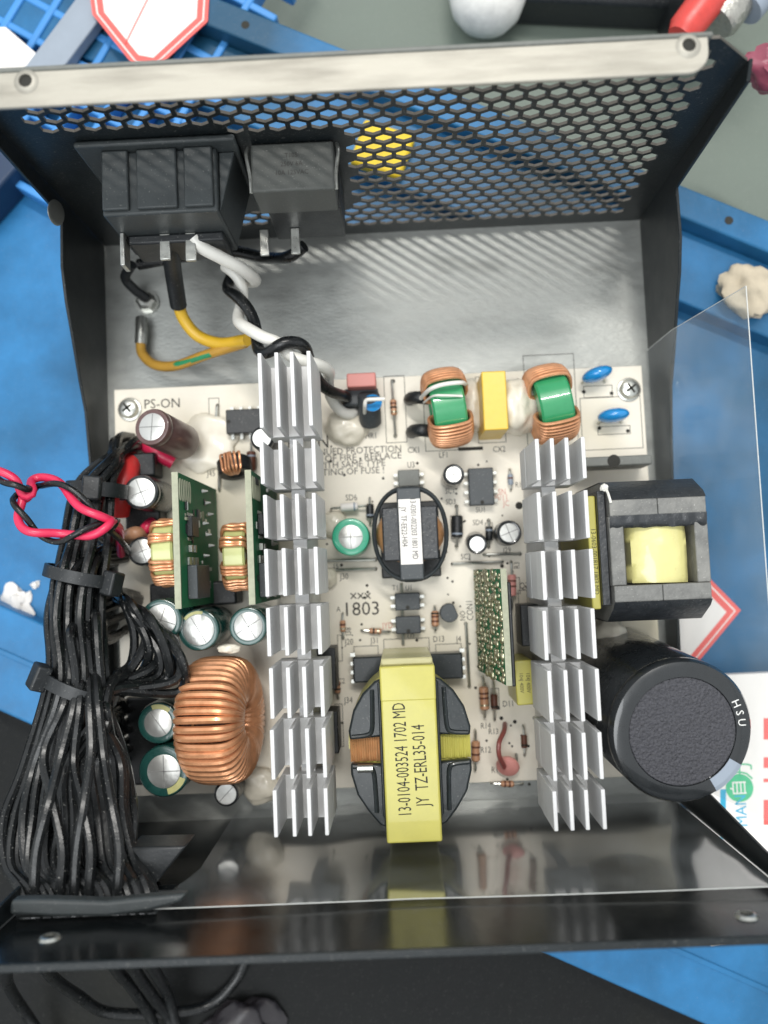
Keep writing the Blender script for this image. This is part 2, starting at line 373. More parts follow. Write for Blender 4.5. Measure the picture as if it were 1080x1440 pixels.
# ------------------------------------------------------------------ circuit board
pcb = thing('circuit_board', 'cream main circuit board with dark component markings', 'circuit board', (0, -17, 6.4))
MB().bx(-70, 70, -70, 36.4, 6.4, 7.99).build('substrate', 'board', pcb, bevel=.15, seg=1)
zi = ZB + .02
def silk(s, u, v, size, rot=0, mt='ink', align='CENTER', sx=.8, off=0): p = U(u, v, zi); text(s, p, size, mt, pcb, rot, None, sx, align=align, off=off)
silk('PS-ON', 228, 568, 3.6, sx=.95)
silk('CAUTION.', 468, 621, 5.2, align='RIGHT')
for k, s in enumerate(('FOR CONTINUED PROTECTION', 'AGAINST RISK OF FIRE , REPLACE', 'ONLY WITH SAME TYPE', 'AND RATING OF FUSE !')):
    silk(s, (565, 565, 542, 541)[k], (631, 640.5, 651, 661)[k], 2.5, align='RIGHT', sx=(.95, 1.0, .95, .95)[k])
for s, u, v, z, r in (('U3', 578, 654, 2.2, 0), ('U1', 575, 827, 2.0, 0), ('T1', 556, 827, 2.0, 0), ('U2', 578, 895, 2.0, 0), ('SU1', 676, 717, 2, 0), ('SC1', 633, 691, 2, 0),
        ('SD3', 634, 706, 2, 0), ('SD4', 672, 735, 2, 0), ('SC3', 655, 783, 2, 0), ('J29', 713, 774, 2.1, 0), ('J30', 484, 811, 2.2, 0), ('15', 472, 797, 2, 0), ('D13', 617, 899, 2.2, 0), ('J4', 645, 899, 2.2, 0),
        ('J31', 527, 901, 2.2, 0), ('J20', 491, 903, 2.2, 0), ('R14', 683, 1021, 2.1, 0), ('R13', 694, 1029, 2.1, 0), ('R12', 683, 1055, 2.2, 0), ('R1', 696, 1083, 2.2, 0), ('Q2', 737, 824, 2.4, 0),
        ('CON1', 661, 858, 2.4, 90), ('NO', 651, 866, 2, 90), ('CX1', 582, 633, 2.2, 0), ('CX2', 702, 632, 2.2, 0), ('LF1', 624, 640, 2.2, 0), ('HR1', 522, 613, 2.2, 0), ('SD6', 494, 700, 2.3, 0),
        ('J34', 490, 985, 2.2, 0), ('J38', 490, 888, 2.2, 90), ('J45', 297, 666, 2.2, 0), ('32', 221, 666, 2.2, 90), ('D11', 715, 990, 2.2, 0), ('R3', 727, 795, 2.1, 90), ('R1', 729, 682, 2, 0), ('C2', 480, 958, 2, 0), ('A', 476, 857, 2, 0)):
    silk(s, u, v, z, R(r))
silk('1803', 508, 857, 5.0, sx=1.0)
for s, u, v in (('SN', 706, 692), ('05/11', 704, 700), ('JC', 712, 708), ('JYD', 545, 880), ('E19', 530, 888)): silk(s, u, v, 2.2, mt='red_ink')
ol = MB()
def outline(u0, v0, u1, v1, t=.16):
    a = U(u0, v0, ZB); b = U(u1, v1, ZB); x0, x1 = sorted((a.x, b.x)); y0, y1 = sorted((a.y, b.y))
    for q in ((x0, x1, y0, y0 + t), (x0, x1, y1 - t, y1), (x0, x0 + t, y0 + t, y1 - t), (x1 - t, x1, y0 + t, y1 - t)): ol.bx(q[0], q[1], q[2], q[3], ZB - .05, ZB + .015)
for q in ((539, 529, 573, 622), (594, 540, 645, 633), (668, 530, 712, 622), (539, 899, 605, 930), (612, 906, 650, 930), (497, 909, 533, 935), (474, 893, 482, 930), (735, 500, 815, 640), (470, 990, 484, 1050),
          (633, 725, 650, 757), (682, 735, 694, 760), (815, 560, 905, 630), (820, 543, 862, 558), (840, 600, 887, 610), (728, 830, 745, 900), (293, 560, 310, 620), (690, 968, 703, 998), (724, 812, 732, 835)): outline(*q)
for k in range(3):  # small quality mark of crossing waves
    c = U(497 + 10 * k, 838, ZB)
    for s in (1, -1): ol.box((c.x, c.y, ZB), (2.1, .3, .06), s * .8)
ol.build('silkscreen_lines', 'ink', pcb)['kind'] = 'stuff'
hol = MB()
for u, v in ((730, 711), (821, 551), (860, 553), (843, 602), (883, 606), (553, 536), (556, 613), (528, 787), (528, 800), (731, 779), (706, 796), (655, 877), (660, 965), (642, 712), (642, 768), (687, 732), (687, 769), (306, 570), (700, 995), (612, 880), (705, 1010), (724, 1015), (752, 1010)):
    p = U(u, v, ZB); hol.lathe([(.55 if u != 730 else 1.0, -.3), (.5 if u != 730 else 1.0, .05)], p, n=12)
rh = random.Random(11)
for k in range(90):
    u, v = rh.uniform(455, 745), rh.uniform(640, 1105); p = U(u, v, ZB); rr = rh.uniform(.22, .42); hol.lathe([(rr, -.3), (rr, .03)], p, n=8)
hol.build('solder_holes', 'black_ink', pcb)['kind'] = 'stuff'
p = U(662, 631, ZB); MB().box((p.x, p.y, ZB), (6.4, .9, .1)).build('slot', 'black_ink', pcb)

def screw(u, v, label, extra=0):
    p = U(u, v, 11); t = thing('screw', label, 'screw', (p.x, p.y, ZB), 'screws holding the circuit board')
    MB().lathe([(3.1, 0), (3.1, .5), (2.9, .6)], (p.x, p.y, ZB), n=24).build('washer', 'solder', t)
    MB().lathe([(2.6, .6), (2.65, 1.6), (2.2, 2.4), (1.2, 2.8)], (p.x, p.y, ZB), n=24).build('head', 'solder', t)
    for a in (35, 125): MB().box((p.x, p.y, ZB + 2.75), (2.9, .55, .25), R(a)).build('recess', 'black_ink', t)
screw(178, 573, 'silver crosshead screw beside the tilted brown capacitor')
screw(888, 545, 'silver crosshead screw beside the two blue disc capacitors')
screw(178, 1086, 'silver crosshead screw in the board corner beside the black wire bundle')

# ------------------------------------------------------------------ heatsinks
def heatsink(us, segs, label, ztop, zb):
    xs = [sum(U(u0, segs[0][0], ztop).x * .5 + U(u1, segs[-1][1], ztop).x * .5 for _ in (0,)) for u0, u1 in us]
    vm = us[0][0]
    ys = [(U(vm, a, ztop).y, U(vm, b, ztop).y) for a, b in segs]
    xm = (xs[1] + xs[2]) / 2; t = thing('heatsink', label, 'heatsink', (xm, (ys[0][0] + ys[-1][1]) / 2, ZB), 'finned aluminium heatsinks')
    MB().bx(xm - 1.5, xm + 1.5, ys[-1][1] + 1.5, ys[0][0] - .8, ZB, zb - 8.1).build('spine', 'aluminium', t, bevel=.2, seg=1)
    for k, (ya, yb) in enumerate(ys):
        dz = random.uniform(-.15, .15)
        MB().bx(xs[0] - .45, xs[3] + .45, yb, ya, zb - 8, zb).build('base_plate', 'aluminium', t, bevel=.12, seg=1)
        for x in xs:
            fx = x + random.uniform(-.12, .12); lean = random.uniform(-.15, .15)
            q = [(fx - .52, zb), (fx + .52, zb), (fx + .42 + lean, ztop + dz), (fx - .42 + lean, ztop + dz)]
            f = MB().add([(a, yb + .04, b) for a, b in q] + [(a, ya - .04, b) for a, b in q], [(0, 1, 2, 3), (7, 6, 5, 4), (0, 4, 5, 1), (1, 5, 6, 2), (2, 6, 7, 3), (3, 7, 4, 0)])
            f.build('fin', 'aluminium', t, bevel=.14)
        if k < len(ys) - 1: MB().bx(xm - 1.55, xm + 1.55, ys[k + 1][0], yb, zb - 7.5, zb - 3).build('bridge', 'aluminium', t)
    return xm, ys
hl, hly = heatsink(((365, 388), (389, 413), (411, 436), (434, 461)), ((496, 602), (620, 681), (696, 757), (772, 840), (855, 924), (940, 1012), (1027, 1098), (1112, 1179)),
    'silver finned heatsink, eight segments long, beside the yellow transformer and the two green boards', 55, 41)
hr_, hry = heatsink(((750, 787), (774, 810), (795, 831), (818, 855)), ((617, 676), (692, 760), (775, 845), (859, 930), (944, 1018), (1033, 1100), (1114, 1171)),
    'silver finned heatsink, seven segments long, beside the big black capacitor', 55, 41)
def to220(x, y, z, side, label, tilt=0):
    t = thing('transistor', label, 'transistor', (x, y, ZB), 'flat power transistors clamped to heatsinks')
    MB().bx(x - side * 2.2 if side > 0 else x - 2.2 + 2.2, x + 2.2 if side > 0 else x + 2.2 + 2.2, y - 5, y + 5, z, z + 10).build('body', 'black_plastic', t, bevel=.3)
    for k in (-1, 0, 1): MB().bx(x + side * 0 + (1.2 if side < 0 else -.2), x + (1.9 if side < 0 else .5), y + k * 2.5 - .4, y + k * 2.5 + .4, ZB, z).build('lead', 'solder', t)
yv = U(478, 1030, 24).y
to220(hl + 3.8, yv, 14, 1, 'black flat transistor on the heatsink beside the yellow transformer winding')
to220(hl + 3.8, U(478, 940, 24).y, 14, 1, 'black flat transistor on the heatsink beside the J20 marking')
to220(hr_ - 6.0, U(730, 880, 24).y, 14, -1, 'black flat transistor between the heatsink and the solder-covered upright board')

# ------------------------------------------------------------------ capacitors
def cap(u, v, zt, r, sleeve, label, base=None, cross=2, mark=None, h=None, name='capacitor', ang=20, group='electrolytic capacitors', rt=None):
    top = U(u, v, zt); bs = V(base) if base else V((top.x, top.y, ZB))
    t = thing(name, label, 'capacitor', bs, group); ax = (top - bs); L = ax.length; ax.normalize()
    rt = rt or r * .74
    MB().lathe([(r * .97, 0), (r, .5), (r, L - 3.4), (r * .93, L - 2.7), (r, L - 2.0), (r, L - .7), (r * .95, L - .15), (r * .86, L), (rt, L - .1), (rt, L - .35)], bs, ax, 36).build('sleeve', sleeve, t)
    MB().lathe([(rt, 0), (rt, .22), (rt * .97, .28)], bs + ax * (L - .38), ax, 32).build('top', 'cap_top', t)
    M = ax.to_track_quat('Z', 'Y').to_matrix().to_4x4()
    for k in range(cross):
        g = MB().box((0, 0, 0), (rt * 1.9, .16 + .02 * rt, .06))
        T = Matrix.Translation(bs + ax * (L - .09)) @ M @ Matrix.Rotation(R(ang + k * 90), 4, 'Z')
        g.v = [T @ p for p in g.v]; g.build('vent_score', 'cap_groove', t)
    if mark is not None:
        a0, a1, mt = mark; rm = (r * .96 + rt) / 2; n = 10
        pts = [(rm * math.cos(R(a0 + (a1 - a0) * i / n)), rm * math.sin(R(a0 + (a1 - a0) * i / n)), 0) for i in range(n + 1)]
        g = MB(); ro = r * .9
        for i in range(n):
            a, b = R(a0 + (a1 - a0) * i / n), R(a0 + (a1 - a0) * (i + 1) / n)
            g.add([(rt * 1.02 * math.cos(a), rt * 1.02 * math.sin(a), 0), (ro * math.cos(a), ro * math.sin(a), -.02), (ro * math.cos(b), ro * math.sin(b), -.02), (rt * 1.02 * math.cos(b), rt * 1.02 * math.sin(b), 0)], [(0, 1, 2, 3)])
        T = Matrix.Translation(bs + ax * (L + .06)) @ M; g.v = [T @ p for p in g.v]; g.build('polarity_mark', mt, t)
    return t, bs, ax, L
q = U(258, 622, 14); cap(213, 600, 30, 4.6, 'sleeve_brown', 'brown sleeved capacitor leaning over beside the screw and the PS-ON marking', base=q, cross=2)
cap(198, 692, 27, 4.3, 'sleeve_black', 'silver topped capacitor pressed against red shrink tubing', cross=2, rt=3.5)
cap(200, 775, 22, 3.7, 'sleeve_black', 'silver topped capacitor squeezed between the wire bundle and a lime ring choke', cross=2, rt=3.0)
cap(226, 872, 31, 5.0, 'sleeve_green', 'dark green capacitor half covered by looping black wires', cross=2, ang=70)
cap(279, 886, 29, 5.0, 'sleeve_green', 'dark green capacitor in front of the green upright board, single scored top', cross=1, ang=-60, mark=(255, 320, 'sleeve_mark'))
cap(349, 881, 30, 4.6, 'sleeve_green', 'dark green capacitor tucked against the heatsink above the copper coil', cross=2, ang=30, rt=3.4)
cap(222, 1017, 29, 4.9, 'sleeve_green', 'dark green capacitor with one diagonal score, beside copper coil and cable tie', cross=1, ang=-55, mark=(225, 290, 'sleeve_mark'), rt=3.3)
cap(230, 1085, 30, 6.0, 'sleeve_green', 'widest dark green capacitor, at the board edge below the copper coil', cross=2, ang=0, mark=(100, 160, 'sleeve_mark'), rt=3.9)
cap(318, 1117, 20, 3.1, 'sleeve_black', 'tiny capacitor at the board edge under the copper coil', cross=1, ang=45, rt=2.5)
cap(368, 616, 26, 2.9, 'sleeve_black', 'small capacitor half under a notch of the heatsink', cross=0, rt=2.3)
cap(493, 755, 22, 4.7, 'sleeve_bright', 'bright green capacitor beside the round black transformer', cross=2, ang=0, rt=3.0)
cap(638, 667, 19, 2.7, 'sleeve_black', 'small black capacitor beside the SU1 chip', cross=2, rt=2.0, base=(U(634, 675, 8)))
cap(671, 765, 18, 2.6, 'sleeve_black', 'small black capacitor between the two upright printed diodes', cross=0, rt=1.9, base=(U(668, 761, 8)))
cap(716, 749, 17, 3.2, 'sleeve_black', 'small dull topped black capacitor above the J29 jumper', cross=2, rt=2.4)

bt = V((61.3, -51, 52)); bb_ = V((57.6, -46.5, ZB))
t = thing('bulk_capacitor', 'very large black capacitor with textured round top and grey stripe', 'capacitor', bb_)
ax = (bt - bb_); L = ax.length; ax.normalize(); M = ax.to_track_quat('Z', 'Y').to_matrix().to_4x4()
rb = 15.2
s_ = MB().lathe([(rb * .97, 0), (rb, .6), (rb, L - 5), (rb * .965, L - 4), (rb, L - 3), (rb, L - 1.3), (rb * .965, L - .35), (rb * .90, L), (rb * .76, L - .15), (rb * .755, L - .5), (rb * .72, L - .8)], bb_, ax, 72).build('sleeve', 'sleeve_black', t)
MB().lathe([(rb * .75, 0), (rb * .75, .5), (rb * .74, .62)], bb_ + ax * (L - .9), ax, 64).build('top', 'rubber_top', t)
T0 = Matrix.Translation(bb_ + ax * L) @ M
def loc(a, r, h=0): return T0 @ V((r * math.cos(R(a)), r * math.sin(R(a)), h))
xr = T0.to_3x3() @ V((1, 0, 0)); a0r = math.degrees(math.atan2(xr.y, xr.x))
g = MB(); n = 12
for i in range(n):
    a, b = -62 + 30 * i / n - a0r, -62 + 30 * (i + 1) / n - a0r
    for r0, z0, r1, z1 in ((rb * .765, -.08, rb * .90, .05), (rb * .90, .05, rb * .97, -.3), (rb * .97, -.3, rb * 1.006, -1.3), (rb * 1.006, -1.3, rb * 1.006, -3)):
        g.add([loc(a, r0, z0), loc(a, r1, z1), loc(b, r1, z1), loc(b, r0, z0)], [(0, 1, 2, 3)])
g.build('polarity_stripe', 'grey_bar', t)
for a, chh in ((25, 'H'), (15.5, 'S'), (6, 'U')):
    pp = loc(a - a0r, rb * .83, .06); text(chh, pp, 2.3, 'white_ink', s_, R(a - 95), None, 1.0)
for a, chh in ((166, 'G'), (176, 'T'), (186, 'M')):
    pp = loc(a - a0r, rb * 1.004, -9 + (a - 166) * -.1); nrm = V((math.cos(R(a)), math.sin(R(a)), 0))
    M3 = Matrix((V((nrm.y, -nrm.x, 0)) * -1, V((0, 0, 1)), nrm)).transposed().to_4x4()
    text(chh, pp + nrm * .06, 3.0, 'white_ink', s_, 0, M3, 1.0)

# ------------------------------------------------------------------ chips
def chip(u, v, wd, hd, z1, label, n=4, vert=True, mt='chip', dotted=True, cat='chip'):
    c = U(u, v, z1); t = thing('chip', label, cat, (c.x, c.y, ZB), 'small pinned chips')
    MB().bx(c.x - wd / 2, c.x + wd / 2, c.y - hd / 2, c.y + hd / 2, ZB + .5, z1).build('body', mt, t, bevel=.25)
    for s in (-1, 1):
        for k in range(n):
            f = (k + .5) / n - .5
            if vert: a, b = (c.x + s * (wd / 2 + .0), c.y + f * hd), (1, 0)
            else: a, b = (c.x + f * wd, c.y + s * (hd / 2 + .0)), (0, 1)
            l = MB()
            l.box((a[0] + s * b[0] * .5, a[1] + s * b[1] * .5, ZB + 1.7), (1.1 if b[0] else .8, 1.1 if b[1] else .8, .3))
            l.box((a[0] + s * b[0] * 1.0, a[1] + s * b[1] * 1.0, ZB + .9), (.3 if b[0] else .6, .3 if b[1] else .6, 1.8))
            l.build('pin', 'solder', t)
    if dotted:
        p = V((c.x, c.y - hd / 2 + .7 if vert else c.y, z1 + .01))
        if not vert: p.x = c.x - wd / 2 + .7
        MB().lathe([(.5, -.05), (.5, .03)], p, n=14).build('notch', 'black_ink', t)
chip(343, 592, 9.4, 6.3, 12.5, 'black eight pin chip beside the heatsink top, across from the PS-ON marking', 4, False, 'black_plastic')
chip(575, 672, 5.6, 4.3, 12, 'grey four pin chip above the round black transformer', 2, True, 'grey_plastic', False)
chip(677, 684, 6.4, 9.6, 12, 'dark grey eight pin SU1 chip', 4, True)
chip(573, 846, 6.4, 4.4, 12, 'dark four pin chip marked U1 below the round transformer', 2, True)
chip(574, 879, 6.4, 4.4, 12, 'dark four pin chip marked U2 above the yellow transformer', 2, True)
p = U(567, 900, ZB); 

# ------------------------------------------------------------------ coils
def ringcoil(name, label, c, axis, Ro, Ri, wd, angs, wr, core_mat, wire_mat='copper', group=None, split=None, jit=.0, bulge=0., extra=None):
    t = thing(name, label, 'coil', (c[0], c[1], ZB), group); ax = V(axis).normalized()
    c = V(c); q = V((0, 0, 1)) - ax * ax.z; q.normalize(); p = ax.cross(q)         # angle 90 = straight up
    co = MB(); hw = wd / 2; b = .5
    co.lathe([(Ri, -hw + b), (Ri + b, -hw), (Ro - b, -hw), (Ro, -hw + b), (Ro, hw - b), (Ro - b, hw), (Ri + b, hw), (Ri, hw - b), (Ri, -hw + b)], c, ax, 40, cap=False)
    co.build('core', core_mat, t)
    def turn(a, wr, skew=0):
        e = .15; pts = []
        ctl = [(Ro + wr + e, -hw), (Ro + wr + e + bulge, 0), (Ro + wr + e, hw), ((Ro + Ri) / 2, hw + wr + e + bulge * .6), (Ri - wr - e, hw), (Ri - wr - e, -hw), ((Ro + Ri) / 2, -hw - wr - e - bulge * .6)]
        m = len(ctl)
        for i in range(m):
            for j in range(4):
                tt = j / 4; A, B, Cc, D = (V(ctl[(i + k - 1) % m]) for k in range(4))
                x = .5 * (2 * B + (Cc - A) * tt + (2 * A - 5 * B + 4 * Cc - D) * tt * tt + (3 * B - A - 3 * Cc + D) * tt ** 3)
                aa = R(a + skew * x[1] / hw); pts.append(c + (p * math.cos(aa) + q * math.sin(aa)) * max(x[0], Ri * .35) + ax * x[1])
        return pts
    for nm, lst in angs:
        wnd = MB()
        for a in lst: wnd.tube(turn(a + random.uniform(-jit, jit), wr * random.uniform(.97, 1.03), random.uniform(-1, 1) * jit), wr, 8, closed=True)
        wnd.build(nm, wire_mat, t)
    return t, c, p, q, ax
# output choke
c = U(309, 1013, 26); c.z = 24.6
tt, c, p, q, ax = ringcoil('output_coil', 'large copper wound ring coil standing beside the wire bundle', c, (1, .0, .14), 12.3, 5.2, 11.0, [('winding', [k * 360 / 44 for k in range(44)])], .9, 'band_brown', jit=.5, bulge=.9)
MB().tube(spline(pxs([(272, 1010, 36), (272, 1028, 37), (283, 1048, 36)])), .35, 8).build('wire_tail', 'copper_pale', tt)
# two ring chokes beside the upright boards
g1 = [*range(20, 60, 7), *range(108, 150, 7), *range(200, 350, 9), *range(64, 80, 8)]
for (u, v, lab) in ((227, 776, 'lime ring choke with copper turns between the wire bundle and green board'), (328, 782, 'lime ring choke with copper turns squeezed between the two green boards')):
    c = U(u, v, 30); c.z = 22.5
    ringcoil('ring_choke', lab, c, (1, .02, 0), 7.8, 4.2, 5.2, [('winding', [25, 32, 39, 46, 60, 66, 72, 108, 114, 120, 140, 150] + list(range(195, 350, 10)))], .42, 'lime_core', 'copper', 'small ring chokes', jit=1.5)
# mains filter chokes with green cores
for k, (u, v, lab, axx) in enumerate(((630, 568, 'green core mains choke with copper ends and a white tie, beside the yellow box capacitor', (1, .13, .0)), (779, 563, 'green core mains choke with copper ends, beside blue disc capacitors and heatsink', (1, .18, .0)))):
    c = U(u, v, 24); c.z = 18.6
    t, c, p, q, ax = ringcoil('filter_choke', lab, c, axx, 8.4, 3.8, 8.2, [('winding', [-36 + 6.3 * i for i in range(15)]), ('winding', [128 + 6.3 * i for i in range(15)])], .47, 'green_core', 'copper', 'mains filter chokes', jit=.35, bulge=.75)
    if k == 0:
        MB().tube(spline(pxs([(592, 560, 20), (604, 548, 27), (622, 541, 28.4), (648, 538, 28), (656, 541, 22)])), .55, 8).build('tie', 'wire_white', t)
        MB().tube(spline(pxs([(596, 566, 20), (609, 557, 27.2), (625, 556, 28.2), (650, 557, 27.6)])), .3, 8).build('tie', 'wire_white', t)
# small choke under the brown capacitor
c = U(327, 655, 16)
ringcoil('small_choke', 'tiny black cored choke with copper turns beside the heatsink notch', (c.x, c.y, 13.2), (.15, -1, .25), 4.4, 1.8, 4.2, [('winding', list(range(62, 125, 11)))], .33, 'black_plastic', 'copper', jit=2)

# ------------------------------------------------------------------ main yellow transformer
a = U(538, 938, 48); b = U(621, 1186, 48); xm = (U(535, 930, 48).x + U(622, 1186, 48).x) / 2 - .1
x0, x1 = xm - 5.9, xm + 5.9; y1 = a.y; y0 = max(b.y, -72.6); yc = (y0 + y1) / 2 - .6
t = thing('main_transformer', 'large transformer wrapped in yellow tape printed with two lines of code', 'transformer', (xm, yc, ZB))
MB().bx(x0, x1, y0, y1, 16, 48).build('tape_wrap', 'yellow_tape', t, bevel=.45, seg=3)
MB().bx(x0 + .3, x1 - .3, y1 + .02, y1 + 1.6, 20, 46.5).build('tape_end', 'clear_tape', t, bevel=.4)
MB().bx(x0 - .06, x1 + .06, y1 - 7.5, y1 + .06, 30, 48.09).build('tape_overlap', 'yellow_tape', t, bevel=.4)
def earpoly(r, ry, cut):
    return [(xm + r * math.cos(R(k)), yc + ry * math.sin(R(k))) for k in range(0, 360, 8)]
MB().prism(earpoly(12.6, 14.4, 0), 15, 37.5).build('winding', 'yellow_tape', t)
g = MB()
for k in range(30): g.tube([(xm + 12.75 * math.cos(R(aa)), yc + 14.5 * math.sin(R(aa)), 17 + k * .68) for aa in range(150, 212, 6)], .34, 6)
for k in range(30): g.tube([(xm + 12.75 * math.cos(R(aa)), yc + 14.5 * math.sin(R(aa)), 17 + k * .68) for aa in range(-12, 20, 6)], .34, 6)
g.build('copper_turns', 'copper_pale', t)
for s in (-1, 1):
    up = [(5.9, 3.1), (9.0, 2.8), (13.4, 2.6), (13.6, 4.5), (12.4, 9), (10.2, 12.6), (7.4, 15.2), (5.9, 15.8)]
    dn = [(5.9, -3.1), (9.0, -2.8), (13.4, -2.6), (13.4, -5), (12.2, -9.5), (10, -13), (7.4, -16.2), (5.9, -16.9)]
    for pl in (up, dn):
        e = MB().prism([(xm + s * (x + .02), yc + y) for x, y in pl], 38, 40.2).build('bobbin_flange', 'bobbin', t, bevel=.5, seg=3)
        f = 1 if pl is up else -1
        MB().tube(spline([(xm + s * 12.9, yc + f * 3.2, 40.4), (xm + s * 9.6, yc + f * 3.5, 40.5), (xm + s * 8.4, yc + f * 4.6, 40.5), (xm + s * 8.1, yc + f * 9, 40.5), (xm + s * 8.0, yc + f * 13.4, 40.4)], 6), .5, 8).build('bobbin_rib', 'bobbin', e)
    MB().bx(xm + s * 6 - .7 * (s < 0), xm + s * 6 + .7 * (s > 0), yc - 14, yc + 15.2, 36, 42.2).build('bobbin_wall', 'bobbin', t, bevel=.3)
    g = MB()
    for k in range(13): g.tube([(xm + s * (7 + k * .52), yc - 2.6, 37.75 + .25 * math.sin(k * 2.1)), (xm + s * (7 + k * .52), yc, 38.15 + .2 * math.sin(k * 1.3)), (xm + s * (7 + k * .52), yc + 2.6, 37.75)], .3, 6)
    g.build('slot_winding', 'copper_pale' if s < 0 else 'yellow_tape', t)
MB().prism([(xm + 13.9 * math.cos(R(k)), yc + 1.2 + 16.4 * math.sin(R(k))) for k in range(100, 186, 6)] + [(xm + 11 * math.cos(R(k)), yc + 1.2 + 13.5 * math.sin(R(k))) for k in range(184, 98, -6)], 22, 37).build('outer_wrap', 'yellow_tape', t)
MB().prism([(xm + 13.6 * math.cos(R(k)), yc + .6 + 16.0 * math.sin(R(k))) for k in range(16, 82, 6)] + [(xm + 11 * math.cos(R(k)), yc + .6 + 13.5 * math.sin(R(k))) for k in range(80, 14, -6)], 22, 36.5).build('outer_wrap', 'yellow_tape', t)
bb0, bb1 = U(497, 955, 15), U(650, 918, 15)
bs = MB().bx(bb0.x, bb1.x, bb0.y - 1, bb1.y, ZB + .4, 15).build('bobbin_base', 'bobbin', t, bevel=.4)
for x in (bb0.x, bb1.x):
    for k in range(4): MB().box((x, bb0.y + 6 - k * 2.2, 13), (1.2, .9, 3)).build('pin', 'solder', bs)
MB().bx(bb0.x + 3, bb1.x - 3, -68, -60, ZB + .4, 15).build('bobbin_base', 'bobbin', t, bevel=.4)
MB().lathe([(.9, 0), (.9, 3.4)], U(503, 1081, 40.8), (1, 0, .05), 14).build('clip', 'solder', t)
p = U(566, 1068, 48.03); text('13-0104-003524 1702 MD', p, 4.0, 'black_ink', t, R(91), None, .56, off=.0)
p = U(592, 1076, 48.03); text('JY  TZ-ERL35-014', p, 4.0, 'black_ink', t, R(91.2), None, .58)

# ------------------------------------------------------------------ round black transformer
c = U(577, 750, 24); t = thing('standby_transformer', 'small black transformer ringed with tape and a white printed label', 'transformer', (c.x, c.y, ZB))
w0, w1 = U(530, 812, 14), U(618, 672, 14)
MB().bx(c.x - 7.6, c.x + 7.6, c.y - 10.8, c.y + 8.6, ZB + .4, 13.5).build('bobbin_base', 'black_plastic', t, bevel=.4)
MB().bx(c.x - 6.8, c.x + 6.8, c.y - 6.6, c.y + 6.6, 13.5, 23.6).build('core', 'ferrite_dark', t, bevel=.4)
MB().ell((c.x, c.y, 19), (8.6, 7.4, 4.3)).build('winding', 'copper_pale', t)
MB().bx(c.x - 2.95, c.x + 2.95, c.y - 11.4, c.y + 11.2, 13.6, 24.6).build('core_bar', 'chip', t, bevel=.4)
for rx, ry, z in ((9.0, 11.3, 23.4), (8.7, 11.5, 22.8), (8.9, 11.0, 22.2)):
    MB().tube([(c.x + rx * (math.copysign(abs(math.cos(R(k))) ** .8, math.cos(R(k)))), c.y + ry * math.sin(R(k)), z) for k in range(0, 360, 8)], .42, 8, closed=True).build('tape_band', 'bobbin', t)
p = U(577, 742, 24.7); lb = MB().bx(p.x - 2.65, p.x + 2.65, p.y - 8.9, p.y + 7.0, 24.55, 24.68).build('label_sticker', 'paper', t)
text('13-0301-002203 1801 MD', U(582, 743, 24.72), 1.95, 'black_ink', lb, R(-90), None, .72)
text('JY  TF-EE22-H04', U(568, 741, 24.72), 1.95, 'black_ink', lb, R(-90), None, .72)

# ------------------------------------------------------------------ ferrite choke at the right edge
t = thing('ferrite_choke', 'grey ferrite block choke with pale yellow wound coil in its window', 'transformer', (U(925, 775, 8).x, U(925, 775, 8).y, ZB))
zt = 50
xa, xb = U(857, 712, zt).x, U(993, 712, zt).x; ya, yb = U(925, 844, zt).y, U(925, 701, zt).y
bw = U(925, 701, zt).y - U(925, 723, zt).y
for y0_, y1_, s in ((yb - bw, yb, 1), (ya, ya + bw, -1)):
    yo = y1_ if s > 0 else y0_
    pr = [(y0_, zt), (y1_, zt), (yo, zt), (yo + s * 1.4, zt - 2.5), (yo + s * 2.2, zt - 8), (yo + s * 2.2, 12), ((y0_ if s > 0 else y1_), 12)]
    pr = [(y0_ if s > 0 else y1_, zt), (yo, zt), (yo + s * 1.5, zt - 1.6), (yo + s * 4.6, zt - 8), (yo + s * 4.6, 12), (y0_ if s > 0 else y1_, 12)]
    xk = (xa + xb) / 2
    MB().add([(x_, a_, b_) for x_ in (xa - .1, xb + .1) for a_, b_ in ((yo + s * .12, zt + .03), (yo + s * 1.55, zt - 1.5), (yo + s * 4.68, zt - 7.95), (yo + s * 4.68, 14))], [(0, 1, 5, 4), (1, 2, 6, 5), (2, 3, 7, 6)]).build('outer_tape', 'ferrite_dark', t)
    for x0_, x1_ in ((xa, xk - .05), (xk + .05, xb)):
        n = len(pr)
        MB().add([(x0_, a_, b_) for a_, b_ in pr] + [(x1_, a_, b_) for a_, b_ in pr], [tuple(range(n)), tuple(range(2 * n - 1, n - 1, -1))] + [(i, (i + 1) % n, n + (i + 1) % n, n + i) for i in range(n)]).build('core_bar', 'ferrite', t, bevel=.2)
MB().bx(xa - .2, xa + 2.9, ya + bw, yb - bw, 14, zt - .6).build('core_leg', 'ferrite', t, bevel=.3)
MB().bx(xb - 2.6, xb + .3, ya + bw, yb - bw, 14, zt - .6).build('core_leg', 'ferrite', t, bevel=.3)
MB().bx(xa + 3, xb - 2.7, ya + bw + .1, yb - bw - .1, 14, zt - 8).build('bobbin', 'ferrite_dark', t)
cx_, cy_ = (xa + xb) / 2 + .5, (ya + yb) / 2 - .6
g = MB(); n = 12
for i in range(n + 1):
    for j in range(n + 1):
        x = -1 + 2 * i / n; y = -1 + 2 * j / n
        g.v.append(V((cx_ + x * (6.0 - .5 * (1 - y * y) * 0), cy_ + y * 6.6 * (1 + .02 * x), zt - 3.6 + 2.2 * (1 - x * x) * .9 + .5 * (1 - y * y) + .25 * noise.noise(V((x * 2, y * 3, 4))))))
